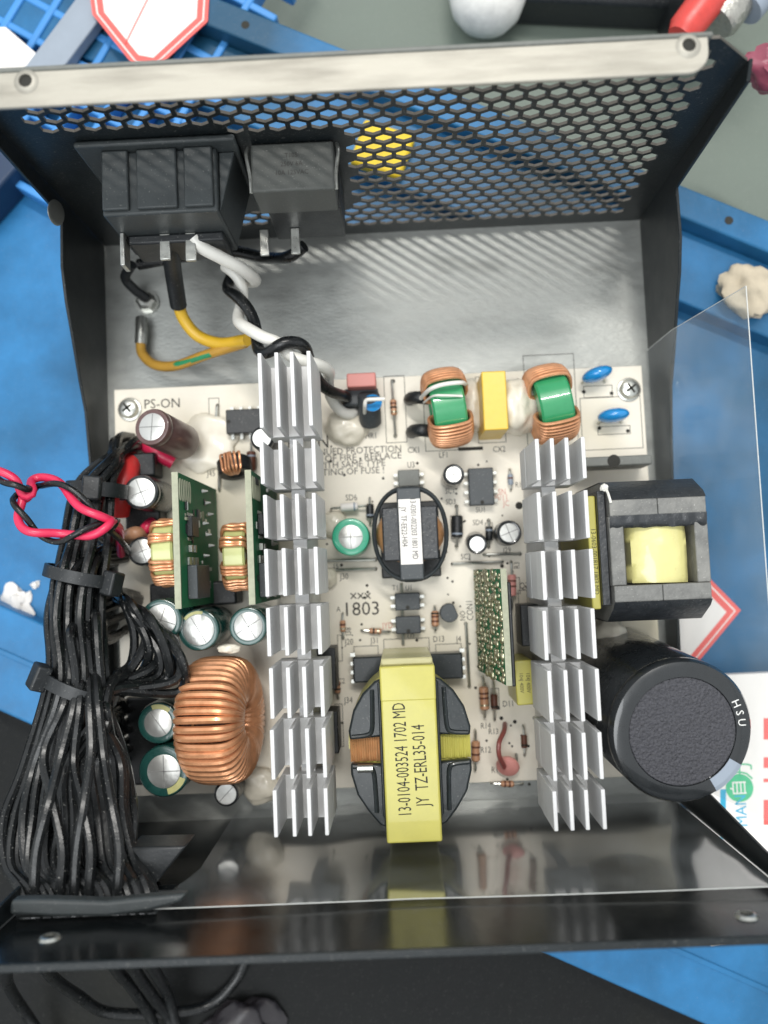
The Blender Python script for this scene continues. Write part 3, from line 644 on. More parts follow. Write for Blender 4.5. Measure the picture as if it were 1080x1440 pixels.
for i in range(n):
    for j in range(n): k = i * (n + 1) + j; g.f.append((k, k + n + 1, k + n + 2, k + 1))
edge = [i * (n + 1) for i in range(n + 1)] + [n * (n + 1) + j for j in range(1, n + 1)] + [i * (n + 1) + n for i in range(n - 1, -1, -1)] + [j for j in range(n - 1, 0, -1)]
k0 = len(g.v); g.v += [V((g.v[e].x, g.v[e].y, 16)) for e in edge]; m_ = len(edge)
g.f += [(edge[i], edge[(i + 1) % m_], k0 + (i + 1) % m_, k0 + i) for i in range(m_)]
g.build('coil_wrap', 'pale_tape', t, angle=60)
g = MB(); n = 30
for i in range(n + 1):
    x = xa - .1 + (xb - xa + .2) * i / n; r1 = noise.noise(V((x * .5, 1, 0))) * .6; r2 = noise.noise(V((x * .6, 7, 0))) * .7
    g.v += [V((x, yb - bw + .2 + r1 * .3, zt - .1 + r1 * .4)), V((x, yb - bw - 1.3 + r2 * .3, zt - .2 + r2)), V((x, yb - bw - 2.7 + r1 * .7, zt - .7 + r2 * .5)), V((x, yb - bw - 2.5 + r1 * .7, zt - 2.2))]
for i in range(n):
    for j in range(3): k = i * 4 + j; g.f.append((k, k + 4, k + 5, k + 1))
g.build('crumpled_tape', 'ferrite_dark', t, angle=80)
pz = 44; px0, px1 = U(829, 770, pz).x, U(846, 770, pz).x
MB().bx(px1 - 1.2, xa - .3, ya - .8, yb + 2.4, 12, 47.5).build('side_plate', 'ferrite_dark', t, bevel=.2)
st = MB().bx(px1 - 3.2, px1 - 1.25, ya - 1.6, yb + 1.5, 12, 46).build('side_tape', 'yellow_tape', t, bevel=.3)
text('13-0603-001817 1803 MD', (px1 - 2.1, (ya + yb) / 2 - 2, 46.03), 1.5, 'black_ink', st, R(-90), None, .9)
MB().tube(spline(pxs([(845, 688, 47), (853, 690, 49), (857, 700, 50.3), (859, 707, 50.3)])), .3, 6).build('tie_string', 'wire_white', t)
MB().ell(U(850, 686, 49), (.9, .8, .7), seed=3, amp=.5).build('tie_knot', 'wire_white', t)
text('T2', (xk, yb + .4, zt - .8), 1.2, 'grey_bar', t)

# bridge rectifier bracket
c = U(868, 650, 22); t = thing('bridge_rectifier', 'flat dark grey rectifier standing behind the ferrite choke', 'rectifier', (c.x, c.y, ZB))
qx0, qx1 = U(815, 655, 20).x, U(918, 655, 20).x; qy1, qy0 = U(868, 641, 20).y, U(868, 655, 20).y
MB().bx(qx0, qx1, qy0, qy1, ZB + 2.5, 20).build('body', 'grey_plastic', t, bevel=.4)
MB().lathe([(1.6, 0), (1.6, .08)], ((qx0 + qx1) / 2 - .5, (qy0 + qy1) / 2, 20), n=18).build('mounting_hole', 'black_ink', t)
for k in range(4): MB().cyl((qx0 + 2 + k * 4, qy0 + 1, ZB), (qx0 + 2 + k * 4, qy0 + 1, ZB + 2.6), .5, 8).build('lead', 'solder', t)

# ------------------------------------------------------------------ box and disc capacitors
def boxcap(name, label, u, v, dx, dy, zt, mt, cat='capacitor', rz=0, group='box capacitors', txt=None):
    c = U(u, v, zt); t = thing(name, label, cat, (c.x, c.y, ZB), group)
    b = MB().box((c.x, c.y, (zt + ZB + .6) / 2), (dx, dy, zt - ZB - .6), rz).build('case', mt, t, bevel=.35)
    for s in (-1, 1): MB().cyl((c.x, c.y + s * dy * .35, ZB - .1), (c.x, c.y + s * dy * .35, ZB + .7), .4, 8).build('lead', 'solder', t)
    return t, c, b
boxcap('box_capacitor', 'tall yellow box capacitor between the two green core chokes', 696, 563, 6.0, 14.6, 25, 'yellow_box')
t, c, b = boxcap('box_capacitor', 'small lime yellow box capacitor beside the solder-covered upright board', 738, 960, 4.4, 10.6, 26, 'yellow_tape', rz=.03)
for k in range(2): text('104J 400V', (c.x - .8 + k * 1.6, c.y, 26.03), 1.3, 'black_ink', b, R(-90), None, .9)
boxcap('box_capacitor', 'dull red box capacitor beside the glued mains wires', 508, 534, 7.4, 3.6, 18, 'red_box')
for u, v, rz, lab in ((840, 526, .28, 'blue disc capacitor beside the green core choke'), (863, 584, .08, 'blue disc capacitor over the printed box near the rectifier')):
    c = U(u, v, 13); t = thing('disc_capacitor', lab, 'capacitor', (c.x, c.y, ZB), 'blue disc capacitors')
    Mr = Matrix.Rotation(rz, 4, 'Z') @ Matrix.Rotation(R(-22), 4, 'Y') @ Matrix.Rotation(R(90), 4, 'X')
    MB().ell((c.x, c.y, 12.6), (4.1, 3.7, 1.9), Mr, 28, 16).build('disc', 'blue_disc', t)
    for s in (-1, 1): MB().tube(spline([(c.x + s * 2, c.y - .3, 11), (c.x + s * 2.6, c.y - 1, 9.4), (c.x + s * 3, c.y - 1.2, ZB - .1)]), .35, 8).build('lead', 'solder', t)
# thermistor by the glue: dark disc with a blue face
c = U(521, 578, 15); t = thing('thermistor', 'dark thermistor with blue face and a bent white wire over it', 'thermistor', (c.x, c.y, ZB))
MB().lathe([(2.6, 0), (2.9, .4), (2.9, 8), (2.6, 8.6)], U(521, 596, 10), (0, .75, .62), 24).build('body', 'chip', t)
MB().lathe([(2.4, 0), (2.4, .25)], U(524, 567, 16.6), (0, .3, .95), 24).build('blue_face', 'blue_disc', t)
MB().tube(spline(pxs([(513, 585, 12), (513, 572, 19), (515, 563, 20), (527, 561.5, 20), (541, 561, 20)])), .5, 8).build('wire_bridge', 'wire_white', t)
# black relay/inlet parts behind it
c = U(508, 560, 12); MBt = MB().box((c.x, c.y, 11), (9, 4.5, 6)); tag(MBt.build('fuse_holder', 'chip', None, bevel=.6), 'dark block in front of the dull red box capacitor', 'fuse holder')
for k, (u, v, lab) in enumerate(((585, 562, 'black shrink sleeved lead at the back side of the white tied choke'), (588, 608, 'black shrink sleeved lead at the front side of the white tied choke'))):
    tag(MB().tube(spline(pxs([(u - 9, v, 9), (u - 6, v - 2, 13), (u + 4, v - 3, 16), (u + 16, v - 2, 15)])), 1.7, 10).build('sleeved_lead', 'black_plastic'), lab, 'lead')

# ------------------------------------------------------------------ upright boards
def upright(label, u, v0, v1, zt, facing, xb=0, name='upright_board', parts=None):
    a, b = U(u[0], v0, zt), U(u[1], v1, zt); ym = (a.y + b.y) / 2; x = (a.x + b.x) / 2
    t = thing(name, label, 'circuit board', (x + xb, ym, ZB), 'green upright boards')
    y0, y1 = b.y, a.y; dx = .62
    q = [(x - dx + xb, 10), (x + dx + xb, 10), (x + dx, zt), (x - dx, zt)]
    MB().add([(p, y0, z) for p, z in q] + [(p, y1, z) for p, z in q], [(0, 1, 2, 3), (7, 6, 5, 4), (0, 4, 5, 1), (1, 5, 6, 2), (2, 6, 7, 3), (3, 7, 4, 0)]).build('panel', 'board_green', t)
    MB().bx(x - dx - .05, x + dx + .05, y0 - .05, y1 + .05, zt - .5, zt + .05).build('cut_edge', 'board_rim', t)
    for k in range(6): MB().cyl((x + xb, y0 + 3 + k * (y1 - y0 - 6) / 5, ZB - .1), (x + xb, y0 + 3 + k * (y1 - y0 - 6) / 5, 10.2), .4, 8).build('pin', 'solder', t)
    return t, x, y0, y1
def face_parts(t, x, y1, full):
    xf = x + .63
    def chipf(dy, z, ly, lz, th=1.3, mt='black_plastic'):
        o = MB().bx(xf, xf + th, y1 - dy - ly, y1 - dy, z - lz, z).build('surface_chip', mt, t, bevel=.15, seg=1); return o
    def pad(dy, z, ly, lz, mt='solder', th=.25): MB().bx(xf, xf + th, y1 - dy - ly, y1 - dy, z - lz, z).build('solder_pad', mt, t, bevel=.08, seg=1)
    chipf(9, 44, 4.6, 6.5); chipf(20, 44.5, 7.5, 13, 2.2, 'chip')
    for k in range(3): pad(18.2, 44.2 - k * 3.6, 1.8, 2.2, th=.5)
    for k in range(3): pad(8.2, 43.6 - k * 2, .8, .9); pad(13.7, 43.6 - k * 2, .8, .9)
    for k in range(2): pad(15.5, 43 - k * 3.4, 1.6, 1.4, th=.9)
    for k in range(5):                       # row of plated loops
        z = 49.5 - k * 2.2; o = MB().tube([(xf + .12, y1 - 3.6 + 2.4 * math.sin(R(an)), z + .8 * math.cos(R(an))) for an in range(0, 360, 24)], .16, 6, closed=True)
        o.build('plated_ring', 'board_rim', t)
    for k in range(7): MB().cyl((xf - .1, y1 - 2 - k * 2.6, 27 - (k % 3) * 3), (xf + 1.4, y1 - 2 - k * 2.6, 27 - (k % 3) * 3), .55, 8, .15).build('solder_joint', 'solder', t)
    for k in range(34): pad(random.uniform(1, 26), random.uniform(22, 47), random.uniform(.6, 2.6), random.uniform(.6, 2.8), random.choice(('solder', 'white_ink', 'board_rim', 'black_plastic')), th=random.uniform(.1, .5))
t, x, y0, y1 = upright('green upright board with surface chips beside the lime ring choke and wire bundle', (247, 249), 664, 856, 51, 1)
face_parts(t, x, y1, True)
t, x, y0, y1 = upright('green upright board pressed close to the finned heatsink', (350, 353), 661, 850, 51, 1)
face_parts(t, x, y1, True)
t, x, y0, y1 = upright('upright board covered in shiny solder joints beside the CON1 marking', (706, 718), 800, 964, 42, -1, -3.4)
bars = MB()
rnd = random.Random(3)
for r_ in range(20):
    for c_ in range(8):
        y = y1 - 1.0 - (y1 - y0 - 2) * (r_ + rnd.uniform(-.3, .3)) / 19; z = 13 + 27 * (c_ + rnd.uniform(-.3, .3)) / 7; xx = x - .66 - 3.4 * (42 - z) / 32
        s = rnd.uniform(.6, 1.15); bars.ell((xx, y, z), (s * .7, s * rnd.uniform(.6, 1.2), s * rnd.uniform(.7, 1.5)), nu=8, nv=6)
o = bars.build('solder_joints', 'solder_warm', t); o['kind'] = 'stuff'
MB().bx(x + .8, x + 1.7, y0 - .5, y1 - 3, 12, 40.5).build('header_strip', 'black_plastic', t, bevel=.3)

# ------------------------------------------------------------------ small axial parts
def axial(name, cat, label, p0, p1, z, body, r, bl, mt, bands=(), lift=None):
    a, b = U(*p0, ZB), U(*p1, ZB); m = (a + b) / 2; d = (b - a).normalized()
    t = thing(name, label, cat, (m.x, m.y, ZB), 'small axial parts'); zc = V((0, 0, z - ZB))
    MB().tube(spline([a, a + zc * .9 + d * .3, m - d * bl / 2 + zc], 5), .32, 8).build('lead', 'solder', t)
    MB().tube(spline([b, b + zc * .9 - d * .3, m + d * bl / 2 + zc], 5), .32, 8).build('lead', 'solder', t)
    pr = [(r * .6, 0), (r, .35), (r, bl * .22), (r * .9, bl * .3), (r * .9, bl * .7), (r, bl * .78), (r, bl - .35), (r * .6, bl)] if bands and mt == 'resistor' else [(r * .8, 0), (r, .25), (r, bl - .25), (r * .8, bl)]
    o = MB().lathe(pr, m - d * bl / 2 + zc, d, 18).build('body', mt, t)
    for f, bm_ in bands: MB().lathe([(r * 1.03, 0), (r * 1.03, .45)], m - d * bl / 2 + zc + d * (bl * f), d, 18).build('band', bm_, o)
axial('resistor', 'resistor', 'thin banded resistor inside the long printed box near the thermistor', (551, 537), (556, 613), 10, 0, .85, 4.2, 'resistor', ((.2, 'band_brown'), (.45, 'black_ink'), (.75, 'brass')))
axial('diode', 'diode', 'fat black diode below the SD3 marking', (642, 712), (642, 770), 10.2, 0, 1.5, 5.6, 'black_plastic', ((.8, 'grey_bar'),))
axial('diode', 'diode', 'thin black diode below the SD4 marking', (687, 732), (687, 769), 9.4, 0, .9, 3.6, 'black_plastic', ((.2, 'grey_bar'),))
axial('resistor', 'resistor', 'orange brown resistor beside the U1 and U2 chips', (611, 852), (612, 887), 9.8, 0, 1.0, 4.0, 'resistor', ((.1, 'black_ink'), (.3, 'band_brown'), (.6, 'band_brown')))
axial('resistor', 'resistor', 'banded pale brown resistor above the R14 marking', (678, 952), (681, 1008), 10.4, 0, 1.2, 6.0, 'resistor', ((.25, 'band_brown'), (.45, 'band_brown'), (.75, 'brass')))
axial('diode', 'diode', 'thin glass diode beside the pale brown banded resistor', (693, 958), (695, 1012), 9.6, 0, .9, 3.6, 'band_brown', ((.8, 'black_ink'),))
axial('resistor', 'resistor', 'pink banded resistor beside the Q2 marking', (718, 790), (719, 856), 10, 0, 1.1, 5.5, 'thermistor_pink', ((.25, 'band_brown'), (.5, 'band_brown')))
axial('resistor', 'resistor', 'pale brown resistor beside the R12 marking', (668, 1026), (668, 1082), 10, 0, 1.1, 5.2, 'resistor', ((.25, 'band_brown'), (.6, 'band_brown')))
axial('diode', 'diode', 'pale diode below the SD6 marking', (466, 716), (518, 712), 10.5, 0, 1.1, 4.5, 'paper', ((.75, 'grey_bar'),))
axial('diode', 'diode', 'brown diode beside the tiny black cored choke', (355, 624), (356, 676), 10.4, 0, 1.2, 5.0, 'band_brown', ((.2, 'grey_bar'),))
for lab, pts in (('wire jumper beside the J30 marking', ((452, 803), (528, 800))), ('wire jumper above the J30 marking', ((452, 789), (528, 787))), ('wire jumper below the J29 marking', ((680, 780), (731, 779))), ('wire jumper between the round transformer and the solder-covered board', ((636, 793), (706, 790))),
                 ('long wire jumper beside the CON1 marking', ((655, 877), (660, 965))), ('wire jumper beside the tilted brown capacitor', ((306, 570), (304, 604))), ('wire jumper crossing the U1 and U2 chips', ((564, 822), (567, 905))), ('long wire jumper beside the J45 marking', ((309, 640), (309, 690)))):
    a, b = U(*pts[0], ZB), U(*pts[1], ZB); d = (b - a).normalized()
    tag(MB().tube(spline([a + V((0, 0, -.1)), a + V((0, 0, .5)) + d * .2, a + V((0, 0, .8)) + d, b + V((0, 0, .8)) - d, b + V((0, 0, .5)) - d * .2, b + V((0, 0, -.1))], 4), .38, 8).build('jumper_wire', 'solder'), lab, 'jumper wire', 'wire jumpers on the board')
for nm, ct, lab, p0, p1, z_, rr, ln, mt_, bd in (
        ('resistor', 'resistor', 'small tan resistor beside the C2 marking', (474, 948), (476, 982), 9.4, .8, 3.2, 'resistor', ((.25, 'band_brown'), (.6, 'black_ink'))),
        ('resistor', 'resistor', 'small tan resistor at the board edge below the pink disc', (690, 1100), (735, 1101), 9.4, .8, 3.4, 'resistor', ((.25, 'band_brown'), (.6, 'band_brown'))),
        ('diode', 'diode', 'small glass diode beside the looping brown lead', (735, 1020), (737, 1062), 9.4, .8, 3.2, 'band_brown', ((.7, 'black_ink'),)),
        ('resistor', 'resistor', 'small bluish resistor near the SU1 chip and the round solder dot', (716, 660), (718, 690), 9.3, .7, 2.8, 'grey_bar', ((.3, 'band_brown'),)),
        ('diode', 'diode', 'black diode between the round transformer and the bright green capacitor', (520, 700), (521, 738), 9.5, 1.0, 3.6, 'black_plastic', ((.75, 'grey_bar'),)),
        ('resistor', 'resistor', 'small tan resistor beside the J38 marking', (482, 862), (483, 898), 9.3, .75, 3.0, 'resistor', ((.3, 'band_brown'), (.65, 'brass'))),
        ('resistor', 'resistor', 'tan resistor beside the J31 marking', (508, 886), (548, 888), 9.3, .75, 3.2, 'resistor', ((.3, 'black_ink'), (.65, 'brass')))):
    axial(nm, ct, lab, p0, p1, z_, 0, rr, ln, mt_, bd)
# small transistor
c = U(632, 862, 13); t = thing('small_transistor', 'small half round black transistor beside the upright solder-covered board', 'transistor', (c.x, c.y, ZB))
MB().prism([(c.x + 2.4 * math.cos(R(k)), c.y + 2.4 * math.sin(R(k))) for k in range(60, 341, 20)], 9.2, 13.2).build('body', 'chip', t, bevel=.2)
for k in (-1, 0, 1): MB().cyl((c.x + .4, c.y + k * 1.3, ZB - .1), (c.x + .4, c.y + k * 1.3, 9.4), .3, 8).build('lead', 'solder', t)
# disc thermistor with looped lead
c = U(714, 1077, 11); t = thing('disc_varistor', 'pink disc component with a looping brown lead', 'varistor', (c.x, c.y, ZB))
MB().lathe([(1.8, -1.1), (2.7, -.7), (3.0, 0), (2.7, .7), (1.8, 1.1)], (c.x, c.y, 11.2), (-.25, -.5, .8), 24).build('disc', 'thermistor_pink', t)
MB().tube(spline(pxs([(709, 1079, 13.4), (702, 1062, 17), (702, 1044, 17), (709, 1028, 13), (710, 1018, 8)])), .62, 8).build('lead', 'wire_brown', t)
MB().tube(spline(pxs([(722, 1080, 11), (726, 1070, 9), (726, 1060, 8)])), .4, 8).build('lead', 'solder', t)

# ------------------------------------------------------------------ parts at the back wall: inlet and switch
yw = 78.4
def yat(v, u, z): return U(u, v, z).y
t = thing('mains_inlet', 'black moulded mains socket body with three metal terminals on the vent wall', 'socket', (-47, yw, 20))
ix0, ix1 = U(143, 250, 57).x, U(305, 250, 57).x; iy = yat(300, 230, 57)
MB().bx(ix0 - 5, ix1 + 4.5, yw - 1.4, yw, 22, 60).build('mounting_plate', 'socket_plastic', t, bevel=.5)
MB().bx(ix0, ix1, iy, yw - 1.4, 33, 57).build('body', 'socket_plastic', t, bevel=.5)
for f0, f1 in ((.0, .24), (.30, .66), (.71, .97)):
    MB().bx(ix0 + (ix1 - ix0) * f0 + .3, ix0 + (ix1 - ix0) * f1, iy + .8, yw - 1.5, 56.9, 58.2).build('rib', 'socket_plastic', t, bevel=.35)
MB().prism([(ix1 + .05, iy + .5), (ix1 + 3.6, yw - 1.5), (ix1 + .05, yw - 1.5)], 34, 55).build('side_web', 'socket_plastic', t, bevel=.3)
MB().bx(ix0 + 2, ix1 - 1, iy - 2.2, iy - .02, 34, 46).build('terminal_block', 'black_plastic', t, bevel=.5)
for u, v, l in ((185, 318, 7.5), (240, 320, 6), (275, 318, 6.5)):
    q = U(u, v, 40); o = MB().box((q.x, iy - l / 2, 45.5), (1.0 if u == 185 else 2.4, l, 4.5 if u == 185 else .9)).build('terminal', 'solder', t, bevel=.2)
t = thing('rocker_switch', 'grey rocker switch body with metal side springs, next to the mains socket', 'switch', (-16, yw, 18))
sx0, sx1 = U(353, 240, 55).x, U(470, 240, 55).x; sy = yat(268, 410, 55)
b = MB().bx(sx0, sx1, sy, yw - .1, 43, 55).build('body', 'switch_plastic', t, bevel=.5)
MB().bx(sx0 + 1.6, sx1 + .6, sy + .8, yw - .1, 25, 42.95).build('lower_body', 'black_plastic', t, bevel=.4)
for k, s in enumerate(('T105', '250V 6A', '10A 125VAC')): text(s, ((sx0 + sx1) / 2 - .2, (sy + yw) / 2 + 2.4 - k * 1.9, 55.03), 1.5, 'ink', b, 0, None, .9)
for s, x in ((-1, sx0), (1, sx1)):
    MB().tube(spline([(x + s * .7, yw - .4, 54), (x + s * 1.0, yw - 2.4, 54.6), (x + s * .35, yw - 7, 54.5), (x + s * .25, sy + .3, 54)], 6), .42, 8).build('side_spring', 'solder', t)
for u in (378, 420): q = U(u, 340, 24); MB().box((q.x, sy - 2.4, 32), (2.2, 6.4, .8)).build('terminal', 'solder', t, bevel=.2)

# ------------------------------------------------------------------ mains wiring
def wire(name, label, pts, r, mt, cat='wire', group=None, n=10, k=8):
    return tag(MB().tube(spline(pxs(pts), k), r, n).build(name, mt), label, cat, group)
t = thing('earth_wire', 'yellow earth wire ending in black shrink tubing at the mains socket', 'wire', U(252, 425, 0))
MB().tube(spline(pxs([(238, 322, 44), (240, 350, 39), (244, 385, 29), (251, 430, 21)])), [2.1] * 25, 12).build('shrink_sleeve', 'black_plastic', t)
MB().tube(spline(pxs([(250, 424, 21), (258, 448, 18.5), (278, 472, 17), (310, 483, 18), (348, 478, 24)])), 1.55, 12).build('insulation', 'wire_yellow', t)
t = thing('earth_lead', 'yellow and green earth lead crimped to a ring lug on the case floor', 'wire', U(205, 430, 0))
MB().tube(spline(pxs([(198, 478, 4), (200, 497, 4.5), (218, 513, 6), (248, 514, 9), (290, 499, 15), (345, 482, 22)])), 1.35, 12).build('insulation', 'wire_ochre', t)
sp_ = spline(pxs([(198, 478, 4), (200, 497, 4.5), (218, 513, 6), (248, 514, 9), (290, 499, 15), (345, 482, 22)]), 8)[22:36]
MB().tube([p + (CAM - p).normalized() * .62 + V((.25, -.25, 0)) * (i / 7 - 1) for i, p in enumerate(sp_)], [.2, .55, .85] + [.95] * (len(sp_) - 5) + [.6, .2], 10).build('green_stripe', 'wire_green', t)
MB().tube(spline(pxs([(199, 448, 3.2), (199, 465, 4), (198, 484, 4)])), 1.7, 12).build('crimp', 'solder', t)
MB().lathe([(3.4, 0), (3.4, .9)], U(207, 426, .1), n=24).build('ring_lug', 'solder', t)
MB().lathe([(2.6, 0), (2.6, 2.2), (1.8, 2.9)], U(207, 426, 1), n=6).build('nut', 'solder', t)
wire('mains_wire', 'white mains wire soldered to the socket terminal', [(272, 334, 45), (284, 348, 44), (310, 362, 41), (340, 378, 36), (358, 393, 28), (352, 396, 22), (330, 392, 18)], 1.55, 'wire_white')
wire('switch_wire', 'black wire running from the switch terminal behind the mains socket', [(428, 346, 31), (404, 362, 28), (372, 362, 20), (320, 353, 18), (255, 362, 15), (195, 372, 12)], 1.5, 'wire_black')
wire('switch_wire', 'short black lead curling under the mains socket beside the ring lug', [(186, 372, 14), (176, 390, 10), (188, 406, 7), (206, 420, 4)], 1.3, 'black_plastic')
ctr = spline(pxs([(322, 378, 26), (332, 410, 28), (345, 448, 32), (368, 484, 38), (405, 488, 40), (440, 508, 36), (462, 540, 24), (482, 568, 14), (490, 582, 9)]), 12)
def twist(ctr, turns, rr, ph):
    out = []; m = len(ctr); up = V((0, 0, 1))
    for i, p in enumerate(ctr):
        T = (ctr[min(i + 1, m - 1)] - ctr[max(i - 1, 0)]).normalized(); a = T.cross(up); a.normalize(); b = a.cross(T)
        an = ph + turns * 2 * math.pi * i / m; out.append(p + a * (rr * math.cos(an)) + b * (rr * math.sin(an)))
    return out
tag(MB().tube(twist(ctr, 3.3, 1.7, 1.2), 1.45, 10).build('mains_wire', 'wire_white'), 'white mains wire twisted with a black one over the heatsink end', 'wire', 'twisted mains pair')
tag(MB().tube(twist(ctr, 3.3, 1.7, 1.2 + math.pi), 1.45, 10).build('mains_wire', 'wire_black'), 'black mains wire twisted with a white one over the heatsink end', 'wire', 'twisted mains pair')

# glue blobs
def glue(label, u, v, z, rad, seed, rz=0):
    c = U(u, v, z); M_ = Matrix.Rotation(rz, 4, 'Z')
    tag(MB().ell((c.x, c.y, z), rad, M_, 36, 22, seed, .2).build('glue_blob', 'glue', angle=80), label, 'glue', 'white glue blobs')
glue('flat white glue patch under the tilted brown capacitor', 292, 622, 8.4, (8, 7.5, 1.6), 1.1)
glue('white glue mound over the mains wire ends', 488, 601, 8.6, (5.6, 5, 3.6), 2.3)
glue('white glue lump between yellow box capacitor and the choke beside the blue discs', 725, 572, 17, (5.6, 7.4, 7.5), 3.7)
glue('white glue lump between the white tied choke and the yellow box capacitor', 663, 570, 12, (4, 6.6, 5), 4.9)
glue('white glue lump between the heatsink and the big black capacitor', 858, 893, 16, (4.2, 4.6, 6), 5.2)
glue('white glue patch beside the copper coil at the board edge', 366, 1105, 9, (5, 4.5, 2.2), 6.6)
glue('white glue scrap beside the bright green capacitor', 470, 738, 9, (3.4, 3.6, 2), 7.4)
glue('white glue bead on top end of the large copper coil', 322, 912, 28, (2.8, 1.2, 1.3), 8.8)
glue('white glue spot at the foot of the heatsink near the J30 marking', 462, 812, 10, (2.2, 2.4, 2), 9.3)

# ------------------------------------------------------------------ left side: sleeves and odd parts
wire('shrink_sleeve', 'bright red shrink sleeve between the wire bundle and a small capacitor', [(186, 648, 14), (178, 668, 19), (170, 695, 20), (166, 722, 18)], 2.9, 'shrink_red', 'sleeve', n=14)
wire('shrink_sleeve', 'pinkish red sleeve poking out under the tilted brown capacitor', [(205, 626, 12), (222, 638, 13), (244, 650, 12)], 1.9, 'wire_red', 'sleeve', n=12)
wire('shrink_sleeve', 'small red sleeve next to the lime ring choke and wire bundle', [(214, 735, 16), (206, 742, 18), (200, 752, 15)], 1.5, 'wire_red', 'sleeve', n=12)
wire('shrink_sleeve', 'tiny red lead tip inside a black wire loop beside the copper coil', [(246, 935, 24), (249, 932, 26), (252, 929, 25)], 1.2, 'wire_red', 'sleeve', n=10)
wire('shrink_sleeve', 'orange sleeve above a silver topped capacitor beside the wire bundle', [(178, 756, 16), (190, 750, 20), (200, 752, 17)], 1.8, 'resistor', 'sleeve', n=10)
c = U(203, 655, 14); tag(MB().box((c.x, c.y, 13), (7, 6, 8)).build('relay', 'black_plastic', None, bevel=.5), 'small black block below the tilted brown capacitor', 'relay')
c = U(205, 725, 12); tag(MB().box((c.x, c.y, 11.5), (9, 7, 6.6)).build('relay', 'black_plastic', None, bevel=.5), 'black block between the red sleeve and the lime ring choke', 'relay')
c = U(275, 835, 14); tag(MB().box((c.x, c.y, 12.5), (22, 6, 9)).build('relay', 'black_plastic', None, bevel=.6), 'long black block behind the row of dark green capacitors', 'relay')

c = U(214, 1040, 10); tag(MB().box((c.x, c.y, 10), (11.5, 22, 3.9)).build('relay', 'black_plastic', None, bevel=.5), 'flat black block added as shade under the green capacitors beside the wire bundle', 'relay')  # no relay here: added black block stands in for the shadow between parts
for k in range(11):
    v0 = 975 + k * 9; a = U(176 + (k % 3) * 7, v0, ZB); b = U(168, v0 - 8, 22 + (k % 3) * 2)
    tag(MB().tube(spline([V((a.x, a.y, ZB + .1)), V((a.x, a.y, 15)), b, U(150, v0 + 6, 34 + k % 2), U(140 - k % 3 * 4, v0 + 45, 42), U(150 - 8 * (k % 5), 1150, 50 - k % 3)], 6), .9, 8).build('output_wire', 'wire_black'), 'short black output wire soldered to the board edge beside the dark green capacitors', 'wire', 'short black output wires')
# ------------------------------------------------------------------ output wire bundle
NB, WR = 33, 1.04
disc = []
for i in range(NB):
    r_ = 1.1 * math.sqrt(i) * 1.02; a_ = i * 2.39996; disc.append((r_ * math.cos(a_), r_ * math.sin(a_)))
loops = 9; cols = 14
order = sorted(range(NB), key=lambda i: disc[i][0])
slots = [(k // 3, k % 3) for k in range(cols * 3)]
loop_slots = [(13, 2), (12, 2), (11, 2), (10, 2), (9, 2), (13, 1), (8, 2), (12, 1), (7, 2)]
free = [s for s in slots if s not in loop_slots]
grp = {}
for i, s in zip(order, free): grp.setdefault(s[0], []).append((i, s))
slot_of = {}
for k, lst in grp.items():
    ids = sorted((i for i, _ in lst), key=lambda i: disc[i][1]); rows = sorted(s[1] for _, s in lst)
    for i, r_ in zip(ids, rows): slot_of[i] = (k, r_)
def fan_tail(s, jit):
    jit *= 2.4
    k, r_ = s; f = k / (cols - 1) - .5; pts = []
    for (u, v, z, wdt, rs) in ((96, 1075, 46, 21, 2.0), (92, 1150, 52, 25, 1.9), (94, 1215, 56, 26, 1.8)):
        c = U(u, v, z); pts.append(V((c.x + f * wdt + random.uniform(-1, 1) * jit, c.y, z + (r_ - 1) * rs + random.uniform(-.3, .3) * jit - abs(f) * 5)))
    e = pts[-1]
    pts += [V((e.x * .3 + (-59.7 + f * 24) * .7, -75.5, 58.5 + (r_ - 1) * 1.9)), V((-59.7 + f * 24.5, -82, 59 + (r_ - 1) * 1.9)), V((-58 + f * 23, -92, 50 + (r_ - 1) * 2)), V((-52 + f * 20 + r_, -101, 30)), V((-45 + f * 22, -106, -16 + r_ * 2))]
    return pts
LBL = 'black insulated output wire in the tied bundle leaving the case'
st_ = [(137, 690, 28, .82), (124, 755, 32, .92), (114, 808, 35, .98), (108, 875, 37, 1.04), (112, 955, 42, 1.02)]
for i in range(NB):
    dx, dz = disc[i]; pts = []
    if i % 3 == 0:
        u0 = 178 + random.uniform(0, 30); v0 = 618 + random.uniform(-4, 16)
        a = U(u0, v0, ZB + .2); pts += [a, a + V((-.6, -1.5, 9)), U(158 + dx * 2, 650 + random.uniform(-4, 4), 24 + dz * .6)]
        s0 = 0
    elif i % 3 == 1:
        a = U(165 + random.uniform(-5, 25), 770 + random.uniform(-15, 25), ZB + .2); pts += [a, a + V((-1.5, -.6, 11)), U(146 + dx, 772, 26 + dz * .5)]; s0 = 2
    else:
        a = U(165 + random.uniform(-12, 14), 835 + random.uniform(-8, 60), ZB + .2); pts += [a, a + V((-1, -1.5, 12))]; s0 = 3
    for (u, v, z, k) in st_[s0:]:
        c = U(u, v, z); pts.append(V((c.x + dx * k + random.uniform(-.45, .45), c.y + random.uniform(-2, 2), z + dz * k + random.uniform(-.4, .4))))
    pts += fan_tail(slot_of[i], .35)
    tag(MB().tube(spline(pts, 7), WR * random.uniform(.85, 1.12), 8).build('output_wire', 'wire_black'), LBL, 'wire', 'black output wires')
